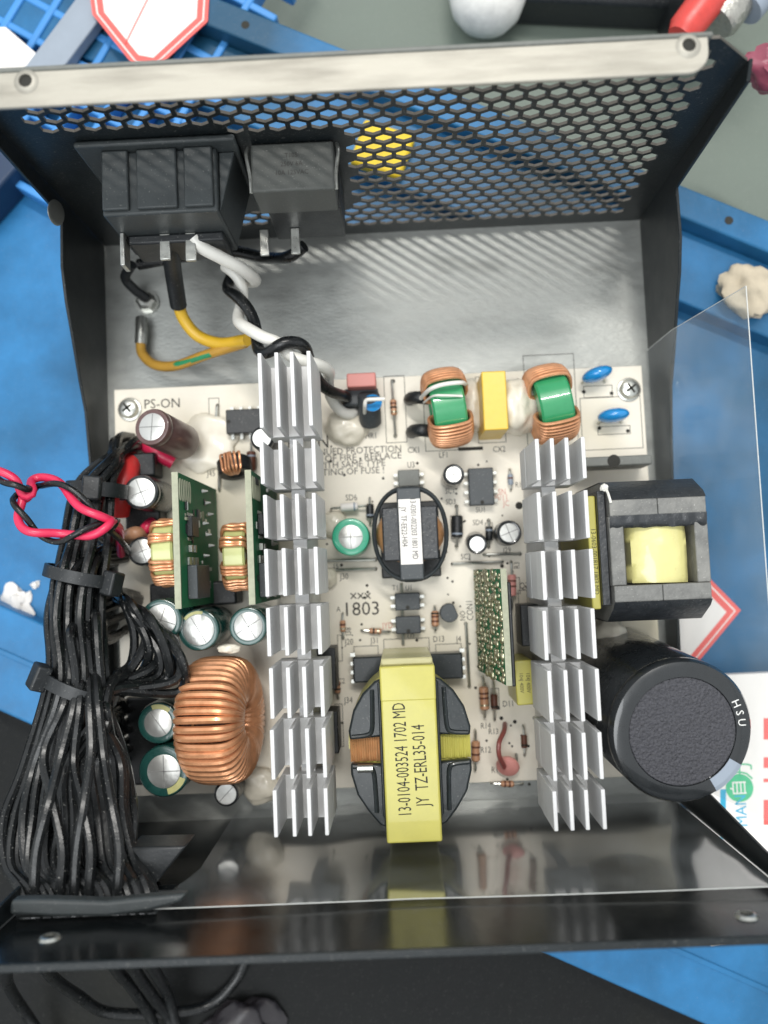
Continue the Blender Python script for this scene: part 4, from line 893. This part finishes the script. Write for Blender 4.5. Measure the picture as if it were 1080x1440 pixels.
for k in range(loops):
    f = k / (loops - 1); s = loop_slots[k]
    a = U(168 + 4 * k % 17, 838 + 5 * (k % 3), 16); ru = 200 + 64 * f; 
    top = U(174 + 40 * f, 852 + 24 * f, 32 + 3 * (k % 2)); rt = U(ru - 4, 896 + 24 * f, 32 + (k % 3) * 1.6); bt_ = U(ru - 22 + 8 * f, 935 + 32 * f, 33 + (k % 2) * 2); lf = U(158, 958 + 14 * f + (k % 2) * 4, 41 + 1.5 * (k % 3))
    jv = lambda: V((random.uniform(-1.2, 1.2), random.uniform(-1.4, 1.4), random.uniform(-.8, .8)))
    pts = [V((a.x, a.y, ZB + .2)), a + V((0, .8, 4)), top + jv(), rt + jv(), bt_ + jv(), lf + jv() * .5]
    c = U(138 + 4 * (k % 4), 1000 + 6 * k % 20, 49); pts += [c] + fan_tail(s, .3)
    tag(MB().tube(spline(pts, 7), WR * 1.08, 8).build('output_wire', 'wire_black'), 'black output wire looping over the dark green capacitors into the bundle', 'wire', 'looping black output wires')
for k in range(5):
    u0 = (62, 85, 104, 128, 146)[k]; u1 = (88, 52, 128, 108, 168)[k]
    pts = [U((100, 108, 116, 124, 134)[k], 930 + 4 * k, 44), U((90, 104, 112, 126, 138)[k], 990, 50.5), U(u0, 1060 + 6 * (k % 3), 52.5 + k % 2), U((u0 + u1) / 2, 1130, 58 + k % 2), U(u1, 1195, 60.5), V((U(u1, 1240, 60).x, -76, 61.5)), V((U(u1, 1240, 60).x, -83, 61.5))]
    tag(MB().tube(spline(pts, 7), WR, 8).build('output_wire', 'wire_black'), 'stray black output wire crossing over the fanned bundle', 'wire', 'stray black output wires')
def cable_tie(label, u, v, z, rx, rz_, tiltz, wd, head):
    c = U(u, v, z); t = thing('cable_tie', label, 'cable tie', (c.x, c.y, z - rz_), 'black cable ties')
    M_ = Matrix.Rotation(tiltz, 3, 'Z'); g = MB(); n = 40
    for i in range(n):
        a = 2 * math.pi * i / n
        for r_, y in ((0, -wd / 2), (.75, -wd / 2), (.75, wd / 2), (0, wd / 2)): g.v.append(c + M_ @ V(((rx + r_) * math.cos(a), y, (rz_ + r_) * math.sin(a))))
    for i in range(n):
        for j in range(4): g.f.append((i * 4 + j, i * 4 + (j + 1) % 4, ((i + 1) % n) * 4 + (j + 1) % 4, ((i + 1) % n) * 4 + j))
    g.build('strap', 'black_plastic', t)
    a = R(head); h = c + M_ @ V(((rx + 1.3) * math.cos(a), 0, (rz_ + 1.3) * math.sin(a)))
    MB().box(h, (4.2, 5.6, 3.4), 0, (Matrix.Rotation(tiltz, 4, 'Z') @ Matrix.Rotation(-(a - math.pi / 2), 4, 'Y'))).build('head', 'black_plastic', t, bevel=.5)
cable_tie('black cable tie round the thin upper end of the wire bundle, beside the red sleeve', 137, 690, 28, 6.6, 6.6, -.1, 3.4, 80)
cable_tie('black cable tie round the bundle middle, with a shiny flat band', 114, 810, 35, 7.7, 7.7, -.25, 2.8, 20)
cable_tie('black cable tie with a bulky head above where the wires fan out', 112, 965, 42.5, 8.2, 7.8, -.42, 2.8, 140)
# fan wires
def pair(label, pts, turns, k=10, ph=0.):
    ctr = spline(pxs(pts), k)
    for mtn, p_, lb, rr in (('wire_red', ph, 'pinkish red ', .98), ('wire_black', ph + math.pi, 'thin black ', .72)):
        tag(MB().tube(twist(ctr, turns, .95, p_), rr, 10).build('fan_wire', mtn), lb + label, 'wire', 'red and black fan wires')
pair('fan wire crossing the blue tray and over the bundle', [(-60, 640, 46), (-10, 664, 48), (22, 680, 49), (40, 692, 46), (52, 678, 42), (85, 682, 45), (120, 712, 46), (150, 735, 44), (168, 752, 36), (176, 778, 22)], 3.2)
pair('fan wire loop hanging over the blue tray', [(38, 700, 43), (26, 700, 45), (26, 720, 47), (44, 745, 47), (80, 756, 46), (118, 750, 47), (150, 738, 45), (160, 735, 40)], 2.4, ph=1.0)
# grommet
def flat0(px, z): return [(p.x, p.y) for p in (U(u, v, z) for u, v in px)]
gp = [(15, 1266), (60, 1265), (150, 1268), (205, 1262), (262, 1257), (254, 1270), (210, 1282), (150, 1290), (80, 1290), (12, 1287)]
t = thing('cable_grommet', 'black rubber grommet strip where the wire bundle leaves the case', 'grommet', V((-58, -78, 60)))
MB().prism(flat0(gp, 69.5), 66.3, 69.5).build('lip', 'socket_plastic', t, bevel=.7, seg=3)
MB().bx(-73.3, -46.2, -78.6, -76.4, 64, 66.2).build('sleeve', 'black_plastic', t, bevel=.6)
a = U(180, 1192, 55); b = U(262, 1192, 55)
MB().prism([(a.x, a.y), (b.x, a.y - .2), (U(208, 1250, 55).x, -78.5), (a.x, -78.5)], 46, 55).build('side_wing', 'black_plastic', t, bevel=.5)

# ------------------------------------------------------------------ clear insulating film
def sheet(name, grid, label, mt='clear_film'):
    m, n = len(grid), len(grid[0]); g = MB(); g.v = [V(p) for row in grid for p in row]
    g.f = [(i * n + j, i * n + j + 1, (i + 1) * n + j + 1, (i + 1) * n + j) for i in range(m - 1) for j in range(n - 1)]
    t = thing(name, label, 'plastic film', (sum((p for p in g.v), V()) / len(g.v)).xy.to_3d())
    g.build('film', mt, t, angle=80)
    MB().tube(grid[-1], .11, 6).build('cut_edge', 'film_edge', t)
    return t
rows = []
for j in range(13):
    f = j / 12; z = .6 + 66 * f; row = []
    xl = -42 if z < 46 else -42 - (z - 46) / 20.6 * 5.5
    for i in range(25):
        x = xl + (73 - xl) * i / 24
        bow = .55 * math.sin(math.pi * (x + 46) / 119) * f
        row.append(V((x, -76.4 - .9 * f - bow, z + (-1.0 + 2.0 * abs(x - 4) / 60) * f)))
    rows.append(row)
sheet('insulating_film', rows, 'clear plastic film standing against the front wall, reflecting the yellow transformer')
rows = []
for j in range(9):
    f = j / 8; z = .6 + 57 * f; row = []
    x = 73.75 + (0 if z < 22 else (z - 22) / 36 * 4.9)
    for i in range(21): y = -70 + 112 * i / 20; row.append(V((x - .0, y - (.8 * f if i == 20 else 0), z)))
    rows.append(row)
ts = sheet('insulating_film', rows, 'clear plastic film standing along the side lip beside the ferrite choke', 'room_sheen_film')
MB().tube([r[-1] for r in rows], .09, 6).build('cut_edge', 'film_edge', ts)

# ------------------------------------------------------------------ things lying around on the tray and bench
def flatpoly(px, z): return [(p.x, p.y) for p in (U(u, v, z) for u, v in px)]
def label_card(lab, px, z, ink, inset, name='sticker_card'):
    P_ = [V((x, y, 0)) for x, y in flatpoly(px, z)]; c = sum(P_, V()) / len(P_)
    t = thing(name, lab, 'card', (c.x, c.y, z - .3)); 
    MB().prism([(p.x, p.y) for p in P_], z - .3, z).build('sheet', 'paper_red', t)
    for k, (f, mt) in enumerate(((inset + .06, 'paper'), (inset, 'paper_red'), (inset - .03, 'paper'))[1:] if False else ((.93, 'paper'), (.905, 'paper_red'), (.80, 'paper'))):
        q = [c + (p - c) * f for p in P_]; MB().prism([(p.x, p.y) for p in q], z + .01 + .05 * k, z + .05 + .05 * k).build('print', mt, t)
    return t, c
t, c = label_card('white card with red border on the tray behind the silver flange', [(118, -70), (262, -75), (296, -40), (292, 30), (216, 100), (190, 95), (130, 20)], 5.6, 1, .8)
a, b = U(176, 62, 5.8), U(222, -30, 5.8); MB().tube([(a.x, a.y, 5.82), (b.x, b.y, 5.82)], .18, 6).build('printed_line', 'paper_red', t)
label_card('white card with red border lying on the tray beside the ferrite choke', [(905, 800), (985, 800), (1042, 858), (962, 955), (880, 955), (860, 860)], -7.6, 1, .8)
q = flatpoly([(965, 952), (1250, 938), (1250, 1290), (1000, 1330), (965, 1100)], 2)
pc = thing('paper_card', 'white printed card with green and teal print beside the big black capacitor', 'card', (sum(x for x, y in q) / 5, sum(y for x, y in q) / 5, -1.3))
MB().prism(q, -1.3, 2).build('sheet', 'paper', pc)
def pbox(px, z, mt): MB().prism(flatpoly(px, z), z - .04, z).build('print', mt, pc)
c = U(1040, 1108, 2.05); MB().lathe([(3.6, -.05), (3.6, .02)], c, n=28).build('print', 'paper_green', pc)
text('自', (c.x, c.y, 2.1), 4.6, 'paper', pc, R(90), None, 1)
text('力', (U(1048, 1090, 2).x, U(1048, 1084, 2).y, 2.1), 5.0, 'paper_green', pc, R(90), None, 1)
text('MAN', U(1043, 1140, 2.1), 4.2, 'paper_teal', pc, R(90), None, .9)
pbox([(1013, 1110), (1021, 1110), (1021, 1180), (1013, 1180)], 2.06, 'paper_teal')
for v0, v1 in ((1010, 1040), (1065, 1080), (1095, 1100), (1125, 1160)): pbox([(1074, v0), (1150, v0), (1150, v1), (1074, v1)], 2.06, 'paper_red')
# torn paper bits
def crumb(label, u, v, z, rad, seed, mt, amp=.5, name='paper_scrap', cat='scrap'):
    c = U(u, v, z); tag(MB().ell((c.x, c.y, z + rad[2] * .6), rad, Matrix.Rotation(seed, 4, 'Z'), 28, 16, seed, amp).build(name, mt, angle=50), label, cat)
crumb('torn white scrap lying on the blue tray beside the wire bundle', 30, 850, -8, (5, 3.4, .9), 11.3, 'paper', 1.1)
crumb('tiny white crumb on the blue tray above the torn white scrap', 50, 822, -8, (1.1, .9, .6), 13.1, 'paper', .9)
crumb('cream coloured crumpled lump resting on the tray ledge', 1047, 415, -1, (8, 6.5, 4.5), 5.3, 'cotton', .4, 'cotton_lump', 'lump')
# yellow block seen through the vent
c = U(538, 212, 1); tag(MB().box((c.x, c.y, 0.8), (15, 13, 4), -.38).build('foam_block', 'yellow_foam', None, bevel=1), 'yellow block on the tray seen through the honeycomb vent', 'block')
# white bottle
c = U(690, 6, -20); t = thing('bottle', 'blurred white bottle lying on the bench behind the silver flange', 'bottle', (c.x, c.y + 20, -26))
MB().lathe([(2, 0), (7, 1.5), (10, 5), (11.5, 10), (12, 16), (12, 40), (9, 46), (5, 49), (5, 54)], (c.x - 3, c.y - 12, -13.5), (.12, 1, 0), 32).build('body', 'bottle', t)
MB().lathe([(6, 0), (6, 8)], (c.x + 3.4, c.y + 42, -13.5), (.12, 1, 0), 24).build('cap', 'paper_red', t)
# hand tool
c = U(985, 30, 0); t = thing('hand_tool', 'hand tool with red grip and knurled steel collar on the bench', 'tool', (c.x, c.y, -26))
a, b = U(955, 52, 10), U(1010, -20, 10)
MB().tube([a, a + (b - a) * .15, b], [3.4, 4.6, 5.0], 16).build('grip', 'tool_red', t)
a, b = U(1005, 32, 6), U(1052, -30, 6); MB().tube([a, a + (b - a) * .1, a + (b - a) * .9, b], [5.2, 6.2, 6.2, 5.2], 24).build('knurled_collar', 'tool_steel', t)
MB().bx(c.x - 4, c.x + 10, c.y + 2, c.y + 20, -26, 6).build('stand', 'black_plastic', t, bevel=1)
a, b = U(1048, 12, 6), U(1110, -60, 6); MB().cyl(a, b, 5, 20).build('barrel', 'grey_bar', t)
crumb('pink and grey crumpled wrapper beside the back corner of the case', 1085, 110, 20, (5, 8, 7), 4.4, 'pink', .6, 'wrapper', 'wrapper')
c = U(820, 20, -20); tag(MB().box((c.x, c.y + 16, -19), (60, 34, 14), -.1).build('dark_box', 'black_plastic', None, bevel=2), 'dark box on the bench behind the silver flange', 'box')
# lattice crate at the back left
t = thing('lattice_crate', 'blue plastic lattice crate panel behind the silver flange', 'crate', (U(60, 30, -5).x, U(60, 30, -5).y, -26))
o0 = U(20, 40, -4); aa = R(-32); ex = V((math.cos(aa), math.sin(aa), 0)); ey = V((-math.sin(aa), math.cos(aa), 0))
for k in range(-2, 9): MB().box(o0 + ex * (k * 9.6 - 20) + ey * 20, (2.2, 96, 7), aa).build('bar', 'lattice_blue', t, bevel=.5)
for k in range(-2, 8): MB().box(o0 + ey * (k * 9.6 - 20) + ex * 18, (96, 2.2, 6.4), aa).build('bar', 'lattice_blue', t, bevel=.5)
a, b = U(45, 80, 4), U(112, -10, 4); d = (b - a).normalized(); sd = V((d.y, -d.x, 0))
tag(MB().add([a - d * 10, b + d * 40, b + d * 40 + sd * 9, a - d * 10 + sd * 9] + [p + V((0, 0, -4)) for p in (a - d * 10, b + d * 40, b + d * 40 + sd * 9, a - d * 10 + sd * 9)], [(0, 1, 2, 3), (7, 6, 5, 4), (0, 4, 5, 1), (1, 5, 6, 2), (2, 6, 7, 3), (3, 7, 4, 0)]).build('metal_strip', 'grey_bar', None, bevel=.4), 'grey metal strip lying across the blue lattice crate', 'strip')
q = flatpoly([(-60, 40), (8, 38), (52, 76), (40, 110), (-60, 120)], 3); cx0 = sum(x for x, y in q) / 5
tag(MB().prism(q, 1, 3).build('card', 'paper'), 'plain cream card lying on the blue lattice crate', 'card')
# black mat in front of the tray
q = [tp(A0 - 60, bn + 3), tp(A1 + 60, bn + 3), tp(A1 + 60, bn + 260), tp(A0 - 60, bn + 260)]
tag(MB().prism([(p.x, p.y) for p in q], -25.95, -22).build('rubber_mat', 'black_mat'), 'dark dirty rubber mat in front of the blue tray', 'mat')

for k, pts in enumerate(([(150, 1335, 40), (165, 1365, 20), (190, 1395, 2), (215, 1440, -12), (230, 1520, -20)], [(175, 1335, 40), (192, 1368, 20), (214, 1400, 0), (240, 1440, -14), (262, 1530, -20)], [(60, 1335, 45), (70, 1370, 25), (110, 1400, 5), (160, 1425, -8), (280, 1418, -18), (330, 1380, -20), (350, 1330, -20)], [(20, 1340, 40), (10, 1380, 10), (40, 1430, -10), (90, 1500, -20)], [(200, 1338, 34), (220, 1370, 14), (236, 1400, -6), (252, 1460, -18)])):
    tag(MB().tube(spline(pxs(pts), 8), 1.5, 10).build('loose_cable', 'wire_black'), 'loose black cable trailing over the dark mat in front of the case', 'cable', 'loose cables on the mat')
c = U(335, 1440, -20); tag(MB().ell((c.x, c.y - 4, -20), (14, 10, 5), Matrix.Rotation(.6, 4, 'Z'), 32, 18, 2.7, .5).build('plastic_bag', 'bag_grey', angle=70), 'crumpled dull mauve grey plastic bag on the dark mat', 'bag')
c = U(-22, 285, -8); tag(MB().box((c.x, c.y, -2), (16, 34, 12), -.75).build('rim_shadow_block', 'navy', None, bevel=1), 'dark navy block added as the tray rim shadow beside the vent wall', 'case')  # added block: its dark colour stands in for the tray rim's shadow
